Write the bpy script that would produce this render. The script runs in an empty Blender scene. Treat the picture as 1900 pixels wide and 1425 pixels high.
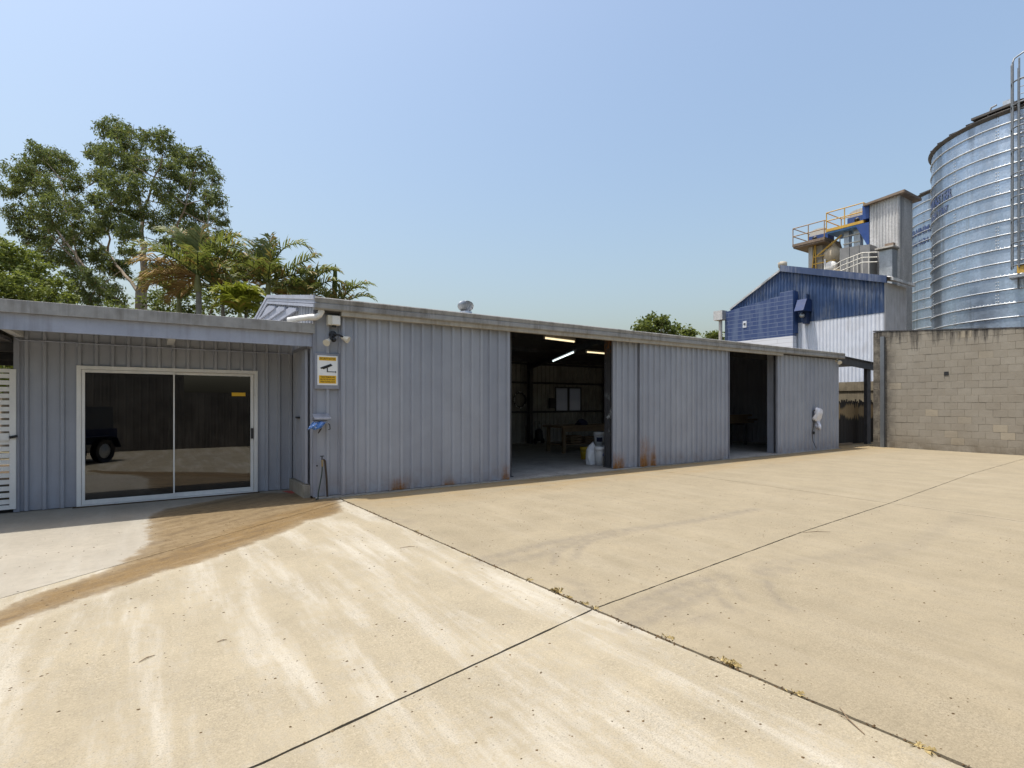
import bpy, math, random
import numpy as np
from mathutils import Vector, Matrix

# ------------------------------------------------------------------ camera, sky, sun, exposure
H = 1.54                         # eye height
CX, CZ = 0.8287, 0.5596          # camera right axis = (CX,-CZ), forward axis = (CZ,CX)
sc = bpy.context.scene
cam_d = bpy.data.cameras.new("camera"); cam = bpy.data.objects.new("camera", cam_d)
sc.collection.objects.link(cam); sc.camera = cam
cam.location = (0, 0, H)
cam.rotation_euler = (math.radians(90), 0, -math.atan2(CZ, CX))
cam_d.sensor_width = 36; cam_d.lens = 36 * 1000 / 1900
cam_d.shift_y = 35.5 / 1900
cam_d.clip_start = 0.05; cam_d.clip_end = 3000

SUN = Vector((-0.25, 0.118, 1.0)).normalized()
SUN_EL = math.asin(SUN.z); SUN_AZ = math.atan2(SUN.x, SUN.y)
w = bpy.data.worlds.new("World"); sc.world = w; w.use_nodes = True
wn = w.node_tree; wn.nodes.clear()
sky = wn.nodes.new("ShaderNodeTexSky"); sky.sky_type = 'NISHITA'; sky.sun_disc = False
sky.sun_elevation = SUN_EL; sky.sun_rotation = SUN_AZ
sky.air_density = 1.6; sky.dust_density = 4.9; sky.ozone_density = 3.0; sky.altitude = 0
bg = wn.nodes.new("ShaderNodeBackground"); bg.inputs[1].default_value = 0.135
wo = wn.nodes.new("ShaderNodeOutputWorld")
wn.links.new(sky.outputs[0], bg.inputs[0]); wn.links.new(bg.outputs[0], wo.inputs[0])

sl = bpy.data.lights.new("sun", 'SUN'); sl.energy = 3.8; sl.angle = math.radians(0.53); sl.color = (1, 0.955, 0.88)
so = bpy.data.objects.new("sun", sl); sc.collection.objects.link(so)
so.rotation_euler = SUN.to_track_quat('Z', 'Y').to_euler(); so.location = (0, 0, 40)

vs = sc.view_settings; vs.view_transform = 'Standard'; vs.look = 'None'; vs.gamma = 1; vs.exposure = 0.52
vs.use_curve_mapping = False
sc.cycles.max_bounces = 8; sc.cycles.diffuse_bounces = 4; sc.cycles.transparent_max_bounces = 16
sc.cycles.use_denoising = True
try: sc.cycles.sample_clamp_indirect = 6
except Exception: pass

# ------------------------------------------------------------------ helpers
C = sc.collection
R = random.Random(7)
ORG = {}

def T(px): return (px - 950) / 1000
def at_d(px, py, Z):
    t = T(px); return Vector((Z * (CX * t + CZ), Z * (-CZ * t + CX), H - (py - 748) / 1000 * Z))
def at_y(px, py, y): return at_d(px, py, y / (-CZ * T(px) + CX))
def at_x(px, py, x): return at_d(px, py, x / (CX * T(px) + CZ))
def at_z(px, py, z=0.0): return at_d(px, py, (H - z) * 1000 / (py - 748))
def X(px, y): return at_y(px, 748, y).x
def Y(px, x): return at_x(px, 748, x).y
def Zy(px, py, y): return at_y(px, py, y).z
def Zx(px, py, x): return at_x(px, py, x).z

class MB:
    def __init__(s): s.v = []; s.f = []; s.sm = []
    def add(s, vs, fs, smooth=False):
        b = len(s.v); s.v += [tuple(p) for p in vs]
        for f in fs: s.f.append(tuple(i + b for i in f)); s.sm.append(smooth)
        return s
    def box(s, x0, x1, y0, y1, z0, z1):
        return s.add([(x0,y0,z0),(x1,y0,z0),(x1,y1,z0),(x0,y1,z0),(x0,y0,z1),(x1,y0,z1),(x1,y1,z1),(x0,y1,z1)],
            [(3,2,1,0),(4,5,6,7),(0,1,5,4),(1,2,6,5),(2,3,7,6),(3,0,4,7)])
    def obox(s, c, ax, ay, az):          # centre and three half axes
        c = Vector(c); ax = Vector(ax); ay = Vector(ay); az = Vector(az)
        vs = [c + sx*ax + sy*ay + sz*az for sz in (-1,1) for sx, sy in ((-1,-1),(1,-1),(1,1),(-1,1))]
        return s.add(vs, [(3,2,1,0),(4,5,6,7),(0,1,5,4),(1,2,6,5),(2,3,7,6),(3,0,4,7)])
    def bar(s, a, b, wx, wy, up=(0,0,1)):
        a = Vector(a); b = Vector(b); d = b - a; n = d.normalized(); u = Vector(up)
        if abs(n.dot(u)) > .95: u = Vector((1,0,0))
        r = n.cross(u).normalized(); u = r.cross(n)
        return s.obox((a+b)/2, d/2, r*wx/2, u*wy/2)
    def tube(s, pts, r, n=8, cap=True, smooth=True):
        pts = [Vector(p) for p in pts]; rs = r if isinstance(r, (list, tuple)) else [r]*len(pts)
        rings = []; u = None
        for i, p in enumerate(pts):
            d = (pts[min(i+1, len(pts)-1)] - pts[max(i-1, 0)]).normalized()
            if u is None:
                u = d.orthogonal().normalized()
            else:
                u = (u - d * u.dot(d))
                u = u.normalized() if u.length > 1e-6 else d.orthogonal().normalized()
            v = d.cross(u)
            rings.append([p + rs[i]*(math.cos(2*math.pi*k/n)*u + math.sin(2*math.pi*k/n)*v) for k in range(n)])
        vs = [q for g in rings for q in g]; fs = []
        for i in range(len(pts)-1):
            for k in range(n):
                fs.append((i*n+k, i*n+(k+1)%n, (i+1)*n+(k+1)%n, (i+1)*n+k))
        s.add(vs, fs, smooth)
        if cap:
            s.add(rings[0], [tuple(range(n))[::-1]]); s.add(rings[-1], [tuple(range(n))])
        return s
    def lathe(s, c, prof, n=24, smooth=True, a0=0, a1=2*math.pi, axis='z'):
        full = abs(a1-a0-2*math.pi) < 1e-6; m = n if full else n+1
        vs = []
        for r, z in prof:
            for k in range(m):
                a = a0 + (a1-a0)*k/n
                if axis == 'z': vs.append((c[0]+r*math.cos(a), c[1]+r*math.sin(a), c[2]+z))
                elif axis == 'y': vs.append((c[0]+r*math.cos(a), c[1]+z, c[2]+r*math.sin(a)))
                else: vs.append((c[0]+z, c[1]+r*math.cos(a), c[2]+r*math.sin(a)))
        fs = []
        for i in range(len(prof)-1):
            for k in range(n):
                fs.append((i*m+k, i*m+(k+1)%m, (i+1)*m+(k+1)%m, (i+1)*m+k))
        return s.add(vs, fs, smooth)
    def prism(s, poly, d):               # planar polygon (3d points) extruded along vector d
        poly = [Vector(p) for p in poly]; d = Vector(d); n = len(poly)
        fs = [tuple(range(n))[::-1], tuple(range(n, 2*n))] + [(i, (i+1)%n, n+(i+1)%n, n+i) for i in range(n)]
        return s.add(poly + [p + d for p in poly], fs)
    def ribs(s, a, b, z0, ztop, out, pitch=.2, depth=.03, base=.07, top=.04, start=0.0, minor=False, thick=0):
        """ribbed sheet from a to b (xy), out = outward normal; ztop a number or function of distance"""
        a = Vector((a[0], a[1], 0)); b = Vector((b[0], b[1], 0)); L = (b-a).length; d = (b-a)/L; o = Vector((out[0], out[1], 0))
        prof = [(0.0, 0.0)]; u = start
        while u < L:
            for du, dep in ((-base/2, 0), (-top/2, depth), (top/2, depth), (base/2, 0)):
                if 0 < u+du < L: prof.append((u+du, dep))
            if minor:
                for q in (pitch*.36, pitch*.64):
                    for du, dep in ((-.012, 0), (0, .004), (.012, 0)):
                        if 0 < u+q+du < L: prof.append((u+q+du, dep))
            u += pitch
        prof.append((L, prof[-1][1] if prof[-1][1] else 0))
        zt = ztop if callable(ztop) else (lambda q: ztop)
        zb = z0 if callable(z0) else (lambda q: z0)
        vs = []
        for q, dep in prof:
            p = a + d*q + o*dep
            vs.append((p.x, p.y, zb(q))); vs.append((p.x, p.y, zt(q)))
        fs = [(2*i, 2*i+2, 2*i+3, 2*i+1) for i in range(len(prof)-1)]
        s.add(vs, fs)
        if thick:
            vs2 = []
            for q, dep in prof:
                p = a + d*q + o*(dep-thick)
                vs2.append((p.x, p.y, zb(q))); vs2.append((p.x, p.y, zt(q)))
            s.add(vs2, [f[::-1] for f in fs])
        return s
    def build(s, name, mat, parent=None, bevel=0, **tags):
        me = bpy.data.meshes.new(name)
        off = Vector((0,0,0)); q = parent
        while q is not None: off += Vector(q.location); q = q.parent
        vs = np.array(s.v, dtype=float) if s.v else np.zeros((0,3))
        org = off
        if parent is None:
            lo = vs.min(0); hi = vs.max(0); org = Vector(((lo[0]+hi[0])/2, (lo[1]+hi[1])/2, lo[2]))
        vs = vs - np.array(org)
        me.from_pydata(vs.tolist(), [], s.f)
        me.polygons.foreach_set("use_smooth", s.sm)
        me.update()
        mats = mat if isinstance(mat, list) else [mat]
        for m in mats: me.materials.append(m)
        o = bpy.data.objects.new(name, me); C.objects.link(o)
        if parent is not None: o.parent = parent
        else: o.location = org
        if bevel:
            bm = o.modifiers.new("bevel", 'BEVEL'); bm.width = bevel; bm.segments = 2; bm.limit_method = 'ANGLE'
        for k, v in tags.items(): o[k] = v
        return o

def thing(name, loc, label, category, group=None):
    o = bpy.data.objects.new(name, None); C.objects.link(o); o.location = loc; o.empty_display_size = .1
    o['label'] = label; o['category'] = category
    if group: o['group'] = group
    return o

# ------------------------------------------------------------------ materials
class NT:
    def __init__(s, name):
        s.m = bpy.data.materials.new(name); s.m.use_nodes = True; s.t = s.m.node_tree; s.t.nodes.clear()
        s.out = s.t.nodes.new("ShaderNodeOutputMaterial")
        g = s.t.nodes.new("ShaderNodeNewGeometry"); s.pos = g.outputs['Position']; s.geo = g
    def n(s, typ, ins=None, **attrs):
        nd = s.t.nodes.new(typ)
        for k, v in attrs.items(): setattr(nd, k, v)
        for k, v in (ins or {}).items():
            if isinstance(v, bpy.types.NodeSocket): s.t.links.new(v, nd.inputs[k])
            else:
                if isinstance(v, tuple) and len(v) == 3 and nd.inputs[k].type == 'RGBA': v = (*v, 1)
                nd.inputs[k].default_value = v
        return nd
    def vec(s, scale=(1,1,1), src=None):
        return s.n("ShaderNodeVectorMath", {0: src or s.pos, 1: scale}, operation='MULTIPLY').outputs[0]
    def noise(s, scale, detail=4, rough=.55, vec=None, dist=0):
        return s.n("ShaderNodeTexNoise", {'Vector': vec or s.pos, 'Scale': scale, 'Detail': detail, 'Roughness': rough, 'Distortion': dist}).outputs[0]
    def vor(s, scale, vec=None, feature='F1', out='Distance'):
        return s.n("ShaderNodeTexVoronoi", {'Vector': vec or s.pos, 'Scale': scale}, feature=feature).outputs[out]
    def mth(s, op, a, b=0.0, c=None, clamp=False):
        ins = {0: a, 1: b}
        if c is not None: ins[2] = c
        return s.n("ShaderNodeMath", ins, operation=op, use_clamp=clamp).outputs[0]
    def rng(s, v, a, b, c=0.0, d=1.0, smooth=False):
        return s.n("ShaderNodeMapRange", {'Value': v, 'From Min': a, 'From Max': b, 'To Min': c, 'To Max': d},
                   interpolation_type='SMOOTHSTEP' if smooth else 'LINEAR', clamp=True).outputs[0]
    def mix(s, f, a, b, blend='MIX'):
        nd = s.t.nodes.new("ShaderNodeMix"); nd.data_type = 'RGBA'; nd.blend_type = blend; nd.clamp_factor = True
        for i, v in ((0, f), (6, a), (7, b)):
            if isinstance(v, bpy.types.NodeSocket): s.t.links.new(v, nd.inputs[i])
            else:
                if isinstance(v, tuple) and len(v) == 3: v = (*v, 1)
                nd.inputs[i].default_value = v
        return nd.outputs[2]
    def xyz(s, src=None):
        nd = s.n("ShaderNodeSeparateXYZ", {0: src or s.pos}); return nd.outputs
    def attr(s, name): return s.n("ShaderNodeAttribute", attribute_name=name).outputs['Fac']
    def bump(s, h, strength=.3, dist=.02, normal=None):
        ins = {'Height': h, 'Strength': strength, 'Distance': dist}
        if normal: ins['Normal'] = normal
        return s.n("ShaderNodeBump", ins).outputs[0]
    def bsdf(s, col, rough=.6, metal=0.0, normal=None, spec=.5, **kw):
        ins = {'Base Color': col, 'Roughness': rough, 'Metallic': metal, 'Specular IOR Level': spec}
        if normal: ins['Normal'] = normal
        for k, v in kw.items(): ins[k.replace('_', ' ')] = v
        b = s.n("ShaderNodeBsdfPrincipled", ins)
        s.t.links.new(b.outputs[0], s.out.inputs[0]); return s.m

def c8(r, g, b):
    f = lambda c: (c/255)/12.92 if c/255 <= .04045 else ((c/255+.055)/1.055)**2.4
    return (f(r), f(g), f(b))

def sc3(c, k): return (c[0]*k, c[1]*k, c[2]*k)

def paint(name, col, rough=.5, var=.18, dirt=(.09,.08,.065), dirt_amt=.25, scale=3.0, spec=.35, streak=True):
    m = NT(name)
    big = m.noise(scale, 5, .6)
    st = m.noise(1.0, 4, .6, vec=m.vec((14, 14, 1.1)))
    fine = m.noise(60, 3, .6)
    c = m.mix(m.rng(big, .3, .7), sc3(col, 1-var), sc3(col, 1+var*.7))
    f = m.rng(m.mth('MULTIPLY', st, m.noise(scale*.6, 4)), .22, .42, 0, dirt_amt)
    c = m.mix(f, c, dirt)
    c = m.mix(m.rng(fine, .35, .7, 0, .10), c, sc3(col, .6))
    rg = m.rng(big, .3, .7, rough-.08, rough+.12)
    return m.bsdf(c, rg, 0, m.bump(m.noise(9, 3), .06, .02), spec)

M = {}
GREY = (.315, .332, .375)
def cladding(name, col, rusts=(), base_dirt=.5, zbase=.45):
    m = NT(name); x, y, z = m.xyz()
    big = m.noise(1.7, 5, .6); st = m.noise(1.0, 5, .65, vec=m.vec((18, 18, .7)))
    sh = m.n('ShaderNodeTexWhiteNoise', {'W': m.mth('FLOOR', m.mth('DIVIDE', m.mth('ADD', x, y), .79))}, noise_dimensions='1D').outputs[0]
    c = m.mix(m.rng(big, .3, .7), sc3(col, .93), sc3(col, 1.07))
    c = m.mix(1.0, c, m.mix(sh, (.90,.905,.92), (1.06,1.05,1.03)), 'MULTIPLY')
    c = m.mix(m.rng(st, .55, .75, 0, .22), c, sc3((.32,.30,.27), .8))
    c = m.mix(m.rng(m.noise(1.0, 5, .7, vec=m.vec((30, 30, 1.6))), .55, .8, 0, .3), c, sc3(col, .55))
    # splashed dirt along the foot of the sheets
    foot = m.mth('MULTIPLY', m.rng(z, 0.0, zbase, 1, 0), m.rng(m.noise(5, 5, .7), .38, .68))
    c = m.mix(m.mth('MULTIPLY', foot, base_dirt), c, (.20, .13, .07))
    for rx, rw, rh in rusts:
        dx = m.mth('ABSOLUTE', m.mth('SUBTRACT', x, rx))
        a = m.rng(dx, rw*.35, rw, 1, 0)
        b = m.rng(m.mth('ADD', z, m.mth('MULTIPLY', m.noise(1.0, 4, .7, vec=m.vec((40, 40, 3))), rh*.9)), rh*.45, rh*1.25, 1, 0)
        k = m.mth('MULTIPLY', m.mth('MULTIPLY', a, b), m.rng(m.noise(7, 5, .7), .25, .55))
        c = m.mix(m.mth('MULTIPLY', k, 1.25, clamp=True), c, m.mix(m.noise(25, 3), (.34, .15, .03), (.15, .06, .018)))
    return m.bsdf(c, m.rng(big, .3, .7, .36, .52), 0, m.bump(m.noise(1.0, 3, .5, vec=m.vec((2.2,2.2,.9))), .12, .06), .4)

M['clad'] = cladding('grey_cladding_paint', GREY)
M['office'] = cladding('office_cladding_paint', GREY, base_dirt=.25)
M['trim'] = paint('grey_trim_paint', (.26,.272,.315), .45, .1, dirt_amt=.35)
M['fascia'] = paint('fascia_paint', (.34,.365,.44), .5, .1, dirt_amt=.3)
M['gutter'] = paint('gutter_weathered', (.30,.295,.285), .55, .2, (.11,.095,.08), .6, 5)
M['header'] = paint('header_cream', (.38,.345,.285), .55, .15, (.16,.12,.08), .5, 4)
M['roof'] = paint('roof_sheet', (.36,.35,.33), .5, .15)
M['white'] = paint('white_powdercoat', (.72,.71,.68), .35, .06, dirt_amt=.12)
M['cream'] = paint('cream_plastic', (.62,.58,.48), .4, .08, dirt_amt=.15)
M['pvc'] = paint('white_pvc', (.70,.69,.66), .35, .06, dirt_amt=.35, scale=6)
M['black'] = paint('black_plastic', (.02,.02,.022), .45, .1, dirt_amt=.05)
M['dark_steel'] = paint('dark_steel', (.055,.055,.06), .55, .3, (.16,.15,.14), .35, 6)
M['inner'] = paint('inner_cladding', (.33,.32,.30), .6, .2)
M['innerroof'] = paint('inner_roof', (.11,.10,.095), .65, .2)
M['timber'] = paint('timber', (.20,.14,.085), .75, .3)
M['bluecloth'] = paint('blue_cloth', (.10,.22,.48), .9, .5, (.7,.72,.75), .5, 30)
M['whitecloth'] = paint('white_cloth', (.76,.76,.81), .9, .04, dirt_amt=.05)
M['navy'] = paint('navy_cloth', (.02,.025,.06), .9, .2, dirt_amt=.05)
M['yellow'] = paint('yellow_plastic', (.55,.38,.03), .45, .1)
M['bucket'] = paint('white_bucket', (.72,.73,.74), .4, .05, dirt_amt=.12, scale=8)
M['bluemark'] = paint('blue_print', (.03,.07,.28), .5, .05, dirt_amt=.02)
M['hose'] = paint('hose_green', (.03,.05,.04), .5, .1, dirt_amt=.1)
M['copper'] = paint('dark_pipe', (.06,.045,.035), .5, .3)
M['brass'] = paint('brass_tap', (.30,.22,.10), .4, .2)
M['conc_kerb'] = paint('slab_edge_concrete', (.34,.31,.25), .85, .2, (.12,.09,.06), .5, 8, .2)
M['redmark'] = paint('red_spray', (.40,.08,.06), .7, .2)

def galv(name, col=(.46,.54,.64), rough=.38, streaks=True, zlow=2.0, metal=.85):
    m = NT(name)
    spang = m.vor(14, out='Color')
    g = m.n("ShaderNodeSeparateColor", {0: spang}).outputs[0]
    st = m.noise(1.0, 4, .6, vec=m.vec((.9, .9, .06)))
    c = m.mix(m.rng(g, 0, 1), sc3(col, .86), sc3(col, 1.08))
    c = m.mix(m.rng(m.noise(1.2, 4, .6, vec=m.vec((1,1,.25))), .42, .66, 0, .6), c, sc3(col, .58))
    if streaks:
        c = m.mix(m.rng(st, .50, .60, 0, .62, True), c, (.15,.165,.18))
        c = m.mix(m.rng(m.noise(1.0, 5, .7, vec=m.vec((5,5,.25))), .58, .75, 0, .4), c, (.28,.25,.20))
    rg = m.rng(m.noise(2.5, 4), .3, .7, rough-.08, rough+.14)
    return m.bsdf(c, rg, metal, m.bump(m.noise(2.2, 3), .12, .03))
M['galv'] = galv('galvanised_steel')
M['galv_plain'] = galv('galvanised_plain', (.48,.50,.52), .45, False)
M['galv_old'] = galv('galvanised_weathered', (.58,.575,.565), .55, True, metal=.35)
M['bluepaint'] = paint('blue_wall_paint', (.026,.057,.138), .55, .3, (.18,.205,.25), .8, 1.6)
M['bluebox'] = paint('blue_machine_paint', (.028,.070,.24), .4, .15)
M['bluelight'] = paint('pale_blue_underside', (.10,.24,.50), .5, .15)
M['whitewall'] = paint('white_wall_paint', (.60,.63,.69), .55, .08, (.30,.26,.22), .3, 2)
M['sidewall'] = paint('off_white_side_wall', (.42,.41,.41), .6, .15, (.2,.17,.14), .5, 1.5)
M['barge'] = paint('blue_barge_paint', (.050,.075,.150), .35, .25, (.25,.27,.32), .6, 1.2)
M['railyellow'] = paint('yellow_rail_paint', (.55,.34,.06), .5, .2, (.2,.11,.05), .4, 3)
M['railbrown'] = paint('weathered_rail_paint', (.33,.22,.12), .6, .25, (.15,.08,.05), .5, 3)
M['post_steel'] = galv('dull_post_steel', (.24,.255,.27), .5, True, metal=.6)
M['rim'] = paint('silo_rim_dark', (.085,.08,.078), .6, .25, (.16,.12,.09), .4, 3)
M['deckrust'] = paint('rusty_deck', (.22,.17,.13), .7, .3, (.12,.07,.04), .5, 2)
M['ducting'] = paint('pale_ducting', (.48,.46,.42), .5, .2, (.2,.12,.06), .5, 2)
M['railwhite'] = paint('pale_rail', (.6,.58,.52), .5, .1)
M['hopper_tan'] = paint('tan_hopper', (.50,.42,.30), .55, .2, (.2,.1,.04), .5, 2)

def bluebrick():
    m = NT('blue_painted_block'); x, y, z = m.xyz()
    cv = m.n("ShaderNodeCombineXYZ", {0: y, 1: z, 2: 0.0}).outputs[0]
    def bt(c1, c2, mo):
        return m.n("ShaderNodeTexBrick", {'Vector': cv, 'Color1': (*c1,1), 'Color2': (*c2,1), 'Mortar': (*mo,1), 'Scale': 1.0, 'Mortar Size': .012,
            'Brick Width': 2.6, 'Row Height': .2, 'Mortar Smooth': .2})
    b = bt((.026,.052,.148), (.034,.062,.165), (.13,.165,.26)); wh = bt((.66,.67,.70), (.60,.61,.65), (.5,.5,.52))
    f = m.rng(z, 4.69, 4.70)
    st = m.rng(m.noise(1.0, 4, .6, vec=m.vec((1, 3.0, .35))), .46, .66, 0, .7)
    blue = m.mix(st, b.outputs['Color'], (.11,.15,.24))
    return m.bsdf(m.mix(f, wh.outputs['Color'], blue), .6, 0, m.bump(b.outputs['Fac'], .3, .01))
M['bluebrick'] = bluebrick()

def block_mat():
    m = NT('concrete_block'); oi = m.n("ShaderNodeObjectInfo").outputs['Random']
    x, y, z = m.xyz()
    base = m.mix(oi, (.275,.250,.208), (.312,.286,.24))
    base = m.mix(m.rng(oi, .95, .98), base, (.37,.325,.25))
    big = m.noise(1.1, 5, .65); fine = m.noise(55, 4, .7)
    c = m.mix(m.rng(big, .35, .68, 0, .55), base, (.20,.17,.13))
    c = m.mix(m.rng(fine, .3, .7, 0, .3), c, (.16,.14,.11))
    # black mould running down from the coping
    st = m.noise(1.0, 5, .7, vec=m.vec((1, 5.5, .55)))
    top = m.rng(z, 3.0, 4.05)
    k = m.rng(m.mth('ADD', st, m.mth('MULTIPLY', m.rng(z, 3.2, 4.0), .34)), .66, .86, 0, .9)
    c = m.mix(m.mth('MULTIPLY', m.rng(z, .5, 0), m.rng(m.noise(2.5, 4, .7), .35, .6, 0, .6)), c, (.11,.085,.055))
    c = m.mix(k, c, (.035,.032,.03))
    k2 = m.mth('MULTIPLY', m.rng(y, 7.9, 8.3), m.rng(m.noise(3, 5, .7), .3, .55))
    c = m.mix(m.mth('MULTIPLY', k2, .75), c, (.05,.045,.04))
    return m.bsdf(c, .9, 0, m.bump(m.mth('ADD', fine, m.noise(140, 3)), .35, .006), .15)
M['block'] = block_mat()
M['mortar'] = paint('mortar', (.27,.24,.19), .95, .2, (.08,.07,.06), .4, 4, .1)
M['stainedconc'] = paint('stained_concrete', (.26,.225,.165), .9, .25, (.06,.05,.04), .6, 3, .1)

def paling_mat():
    m = NT('banded_paling'); x, y, z = m.xyz(); oi = m.n("ShaderNodeObjectInfo").outputs['Random']
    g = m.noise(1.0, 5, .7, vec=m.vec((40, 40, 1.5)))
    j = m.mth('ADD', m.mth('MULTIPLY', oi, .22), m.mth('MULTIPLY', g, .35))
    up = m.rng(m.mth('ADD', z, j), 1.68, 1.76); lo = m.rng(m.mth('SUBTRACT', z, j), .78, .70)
    k = m.mth('MAXIMUM', up, lo)  # dark towards top and foot, pale jagged band between
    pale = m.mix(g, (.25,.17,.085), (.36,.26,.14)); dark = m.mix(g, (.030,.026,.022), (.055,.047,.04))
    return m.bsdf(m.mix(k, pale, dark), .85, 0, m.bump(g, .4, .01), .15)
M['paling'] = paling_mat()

def concrete(name, base, lite, patch=1.0, spk=1.0, seed=0.0):
    """yard concrete: bleached streaks run along the pour, wet run-off, tyre scuffs and grit come from attributes and noise"""
    m = NT(name)
    off = m.n("ShaderNodeVectorMath", {0: m.pos, 1: (seed, seed*.7, 0)}, operation='ADD').outputs[0]
    s1 = m.noise(1.0, 5, .66, vec=m.vec((3.4, .42, 1), off), dist=.25)
    s2 = m.noise(1.6, 4, .65, vec=off)
    s3 = m.noise(11, 4, .7, vec=off); s4 = m.noise(52, 3, .8, vec=off); s5 = m.noise(120, 2, .8, vec=off)
    c = m.mix(m.rng(s2, .3, .7), sc3(base, .88), sc3(base, 1.08))
    pt = m.mth('ADD', m.mth('MULTIPLY', s1, .60), m.mth('ADD', m.mth('MULTIPLY', s3, .26), m.mth('MULTIPLY', s4, .26)))
    pm = m.rng(pt, .525, .665, 0, .85*patch, True); c = m.mix(pm, c, lite)
    c = m.mix(m.rng(s3, .45, .66, 0, .34), c, sc3(base, .68))
    gm = m.rng(m.noise(.9, 4, .65, vec=off), .32, .66, .35, 1.0)
    c = m.mix(m.mth('MULTIPLY', m.rng(s4, .47, .64, 0, .5*spk), gm), c, sc3(base, .55)); c = m.mix(m.mth('MULTIPLY', m.rng(s4, .46, .34, 0, .32*spk), gm), c, sc3(lite, 1.1))
    c = m.mix(m.mth('MULTIPLY', m.rng(s5, .48, .64, 0, .55*spk), gm), c, sc3(base, .42))
    pit = m.mth('MULTIPLY', m.rng(m.vor(30, vec=off), .17, .08), m.mth('MAXIMUM', m.rng(m.noise(1.3, 5, .7, vec=off), .5, .66), pm))
    c = m.mix(m.mth('MULTIPLY', pit, .75*spk), c, (.06,.045,.03))
    # rust-brown wash near the shed doors
    wash = m.attr('wash'); c = m.mix(m.mth('MULTIPLY', m.rng(m.noise(1.0, 5, .65, vec=m.vec((.8,3,1), off)), .35, .68), m.mth('MULTIPLY', wash, 1.0)), c, (.265,.178,.075))
    # tyre scuffs
    sq = m.attr('scuff'); tn = m.noise(1.0, 5, .7, vec=m.vec((9, 9, 1), off))
    c = m.mix(m.mth('MULTIPLY', m.mth('MULTIPLY', sq, m.rng(tn, .30, .56)), .62), c, (.125,.11,.095))
    # wet run-off from the downpipe and tap
    wet = m.mth('ADD', m.attr('wet'), m.mth('MULTIPLY', m.mth('SUBTRACT', m.noise(6, 6, .7, vec=off), .5), .30))
    wm = m.mth('MULTIPLY', m.rng(wet, -.045, .05, 0, 1, True), m.rng(m.mth('ADD', wet, m.mth('MULTIPLY', s2, .25)), .06, .30, .72, 1))
    core = m.rng(m.mth('ADD', m.attr('core'), m.mth('MULTIPLY', m.mth('SUBTRACT', m.noise(3.5, 6, .7, vec=m.vec((.6,1.2,1), off)), .5), .5)), -.1, .16, 0, 1, True)
    wc = m.mix(core, (.178,.128,.066), (.158,.098,.034))
    wc = m.mix(m.rng(s3, .44, .6, 0, .6), wc, (.10,.062,.026))
    wc = m.mix(m.rng(s4, .47, .62, 0, .6), wc, (.215,.16,.088))
    px_, py_, pz_ = m.xyz(off)
    fa = m.mth('ADD', m.mth('MULTIPLY', px_, .79), m.mth('MULTIPLY', py_, .61)); fb = m.mth('SUBTRACT', m.mth('MULTIPLY', py_, .79), m.mth('MULTIPLY', px_, .61))
    flow = m.noise(1.0, 4, .7, vec=m.n('ShaderNodeCombineXYZ', {0: m.mth('MULTIPLY', fa, 1.3), 1: m.mth('MULTIPLY', fb, 8.0), 2: 0.0}).outputs[0])
    wc = m.mix(m.rng(flow, .52, .66, 0, .65), wc, (.085,.058,.032)); wc = m.mix(m.rng(flow, .46, .34, 0, .5), wc, (.23,.175,.105))
    edge = m.mth('MULTIPLY', m.rng(wet, -.16, -.02), m.rng(wet, .0, .03, 1, 0))
    c = m.mix(m.mth('MULTIPLY', edge, .15), c, sc3(lite, 1.05))
    c = m.mix(wm, c, wc)
    h = m.mth('ADD', m.mth('MULTIPLY', s4, .6), m.mth('MULTIPLY', s5, .5))
    return m.bsdf(c, m.rng(wm, 0, 1, .92, .6), 0, m.bump(h, .35, .006), m.rng(wm, 0, 1, .15, .35))
LEFT = (.310,.268,.190); LEFTL = (.425,.395,.332)
M['conc_left'] = concrete('yard_concrete_rough', LEFT, LEFTL, 1.0, 1.0)
M['conc_right'] = concrete('yard_concrete_smooth', (.268,.227,.156), (.315,.274,.200), .55, .95, 13.0)
M['conc_apron'] = concrete('apron_concrete_pale', (.295,.268,.218), (.335,.312,.265), .7, .3, 31.0)
M['dirt'] = paint('joint_dirt', (.09,.065,.04), .95, .4, (.03,.02,.015), .6, 20, .1)
M['earth'] = paint('earth_ground', (.16,.13,.085), .95, .3, (.06,.08,.03), .6, 1, .1)
M['floor'] = paint('shed_floor', (.34,.32,.29), .8, .2, (.10,.09,.08), .5, 3, .2)

def leafmat(name, c1, c2, trans=.35, rough=.5, dead=None, deadp=.06):
    m = NT(name); r = m.geo.outputs['Random Per Island']
    big = m.noise(.5, 3, .6)
    c = m.mix(m.rng(m.mth('ADD', m.mth('MULTIPLY', r, .6), m.mth('MULTIPLY', big, .5)), .2, .85), c1, c2)
    if dead: c = m.mix(m.rng(r, 1-deadp, 1-deadp+.01), c, dead)
    p = m.n("ShaderNodeBsdfPrincipled", {'Base Color': c, 'Roughness': rough, 'Specular IOR Level': .2})
    tr = m.n("ShaderNodeBsdfTranslucent", {'Color': m.mix(.5, c, (.22,.26,.03))})
    mx = m.n("ShaderNodeMixShader", {0: trans, 1: p.outputs[0], 2: tr.outputs[0]})
    m.t.links.new(mx.outputs[0], m.out.inputs[0]); return m.m
M['gumleaf'] = leafmat('gum_leaf', (.062,.090,.036), (.160,.192,.080), .36, .65, (.16,.09,.04), .04)
M['bushleaf'] = leafmat('bush_leaf', (.065,.10,.022), (.19,.215,.055), .4, .6)
M['farleaf'] = leafmat('far_leaf', (.050,.080,.022), (.14,.165,.045), .35)
M['palmleaf'] = leafmat('palm_leaf', (.070,.098,.030), (.185,.195,.065), .35, .45, (.30,.19,.07), .14)
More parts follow.
